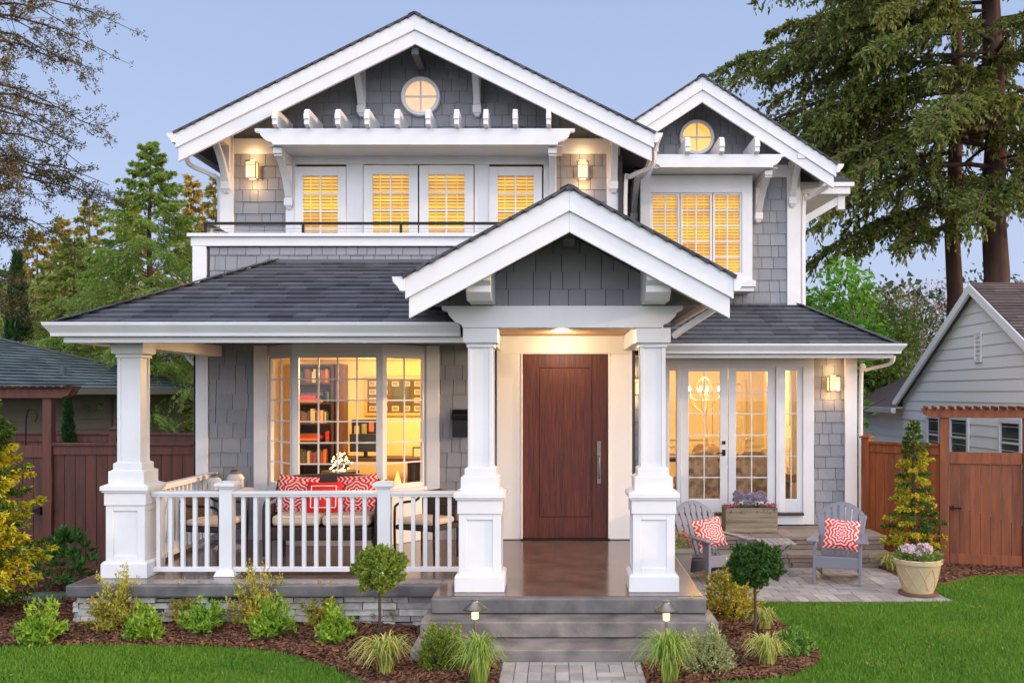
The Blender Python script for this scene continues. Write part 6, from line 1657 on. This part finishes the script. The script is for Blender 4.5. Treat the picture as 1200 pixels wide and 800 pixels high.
# tall sparse tree at the far left, limbs hanging into the frame
rg = prg(950); m_dry = leafm('sparse_tree_leaf', (.055, .075, .03), (.20, .13, .035), trans=.3)
t = empty('sparse_tree', (-9.6, 14.6, -.45), 0, 'tall sparse tree at the left edge with thin drooping twigs against the sky', 'tree')
MB().tube([(0, 0, 0), (.1, 0, 3), (-.05, 0, 6), (.05, 0, 10)], [.22, .18, .13, .04], 12).build('trunk', barkm, t, local=True, smooth=True)
mb = MB(); Pl, Dl = [], []
for i in range(40):
    z = rg.uniform(3.6, 9.5); az = rg.uniform(-.75, .75); L = rg.uniform(1.7, 3.05)*(1 if z > 5.2 else .72)
    d = np.array([math.cos(az), math.sin(az), 0]); ax = [np.array([0, 0, z])+d*L*u+np.array([0, 0, 1])*(L*(.32*u-.42*u*u))+rg.normal(0, .035, 3)*(u > 0) for u in np.linspace(0, 1, 9)]
    mb.tube([tuple(q) for q in ax], [.028*(1-u)+.004 for u in np.linspace(0, 1, 9)], 5)
    for k in range(24):
        u = rg.uniform(.2, 1); j = min(7, int(u*8)); q = ax[j]+(ax[j+1]-ax[j])*(u*8-j)
        td = unit(d*.5+rg.normal(0, .6, 3)+np.array([0, 0, -.25])); tl = rg.uniform(.15, .6)
        e = q+td*tl; mb.tube([tuple(q), tuple((q+e)/2+rg.normal(0, .02, 3)), tuple(e)], [.006, .004, .0025], 4)
        for s_ in range(7):
            c = q+td*tl*rg.uniform(.25, 1.05)+rg.normal(0, .03, 3); nl_ = int(rg.integers(4, 9))
            Pl.append(c+rg.normal(0, .022, (nl_, 3))); Dl.append(rg.normal(0, 1, (nl_, 3))+td)
mb.build('branches', barkm, t, local=True)
P = np.concatenate(Pl); D = np.concatenate(Dl)
leaves('crown', P, D, rg.uniform(.025, .06, len(P)), .010, m_dry, t, rg)
# distant tree belts closing the horizon
def belt(name, x0, x1, y0, y1, h, n, m, seed, leaf=.9):
    rg = prg(seed); X = rg.uniform(x0, x1, n); Y = rg.uniform(y0, y1, n); H = h*(1+.22*np.sin(X*.35+seed)+.14*np.sin(X*.9)); Z = -.4+H*rg.random(n)**.7
    return tag(leaves(name, np.stack([X, Y, Z], 1), rg.normal(0, 1, (n, 3)), leaf*rg.uniform(.6, 1.3, n), leaf*.28, m, None, rg), kind='stuff')
belt('distant_wood', -70, -12, 56, 66, 7.5, 16000, m_dk, 961); belt('distant_wood', 10, 70, 62, 74, 7.5, 12000, m_dk, 962)
belt('distant_wood', -20, 20, 60, 66, 6, 5000, m_dk, 963)
# ---------------------------------------------------------------- small things
m_flag = mat('mossy_flagstone', (.16, .20, .15), .9, noise=1, nscale=6, col2=(.08, .11, .07), bump=.6, bscale=25)
v = W(50, 697, 11.2); rr = random.Random(4)
mb = MB(); P = []
for i in range(11):
    a = i/11*math.tau; r = .33*rr.uniform(.82, 1.1); P.append((v.x+r*1.5*math.cos(a), 11.3+r*.75*math.sin(a)))
mb.prism(P, 'z', -.42, -.385); tag(mb.build('stepping_stone', m_flag, bevel=.01), 'flat mossy stepping stone in the bark at the left, in front of the dark gate', 'stepping stone')
# shepherd's hook by the olive house
x0, y0 = W(83, 500, 16.6).x, 15.2
mb = MB(); mb.tube(smooth_pts([(x0, y0, -.45), (x0, y0, 1.2), (x0+.02, y0, 1.62), (x0+.12, y0, 1.70), (x0+.18, y0, 1.58), (x0+.14, y0, 1.50)]), .010, 8)
tag(mb.build('garden_hook', blackm, smooth=True), 'thin black curled garden hook in front of the olive house', 'garden hook')
# fallen leaves on bark and lawn
rg = prg(990); n = 260
X = rg.uniform(-6, 6, n); Y = rg.uniform(7.6, 12.2, n)
k = ~(in_poly([(-5.1, 9.8), (-1.3, 9.8), (-1.3, 8.4), (1.55, 8.4), (1.55, 9.3), (1.35, 14), (-5.1, 14)], X, Y)); X, Y = X[k], Y[k]; n = len(X)
tag(leaves('fallen_leaves', np.stack([X, Y, np.full(n, -.388)], 1), np.stack([rg.normal(0, 1, n), rg.normal(0, 1, n), rg.normal(0, .12, n)], 1), rg.uniform(.025, .055, n), .012, leafm('dry_leaf', (.42, .24, .08), (.22, .10, .035), trans=.1), None, rg, flat=.9), kind='stuff')
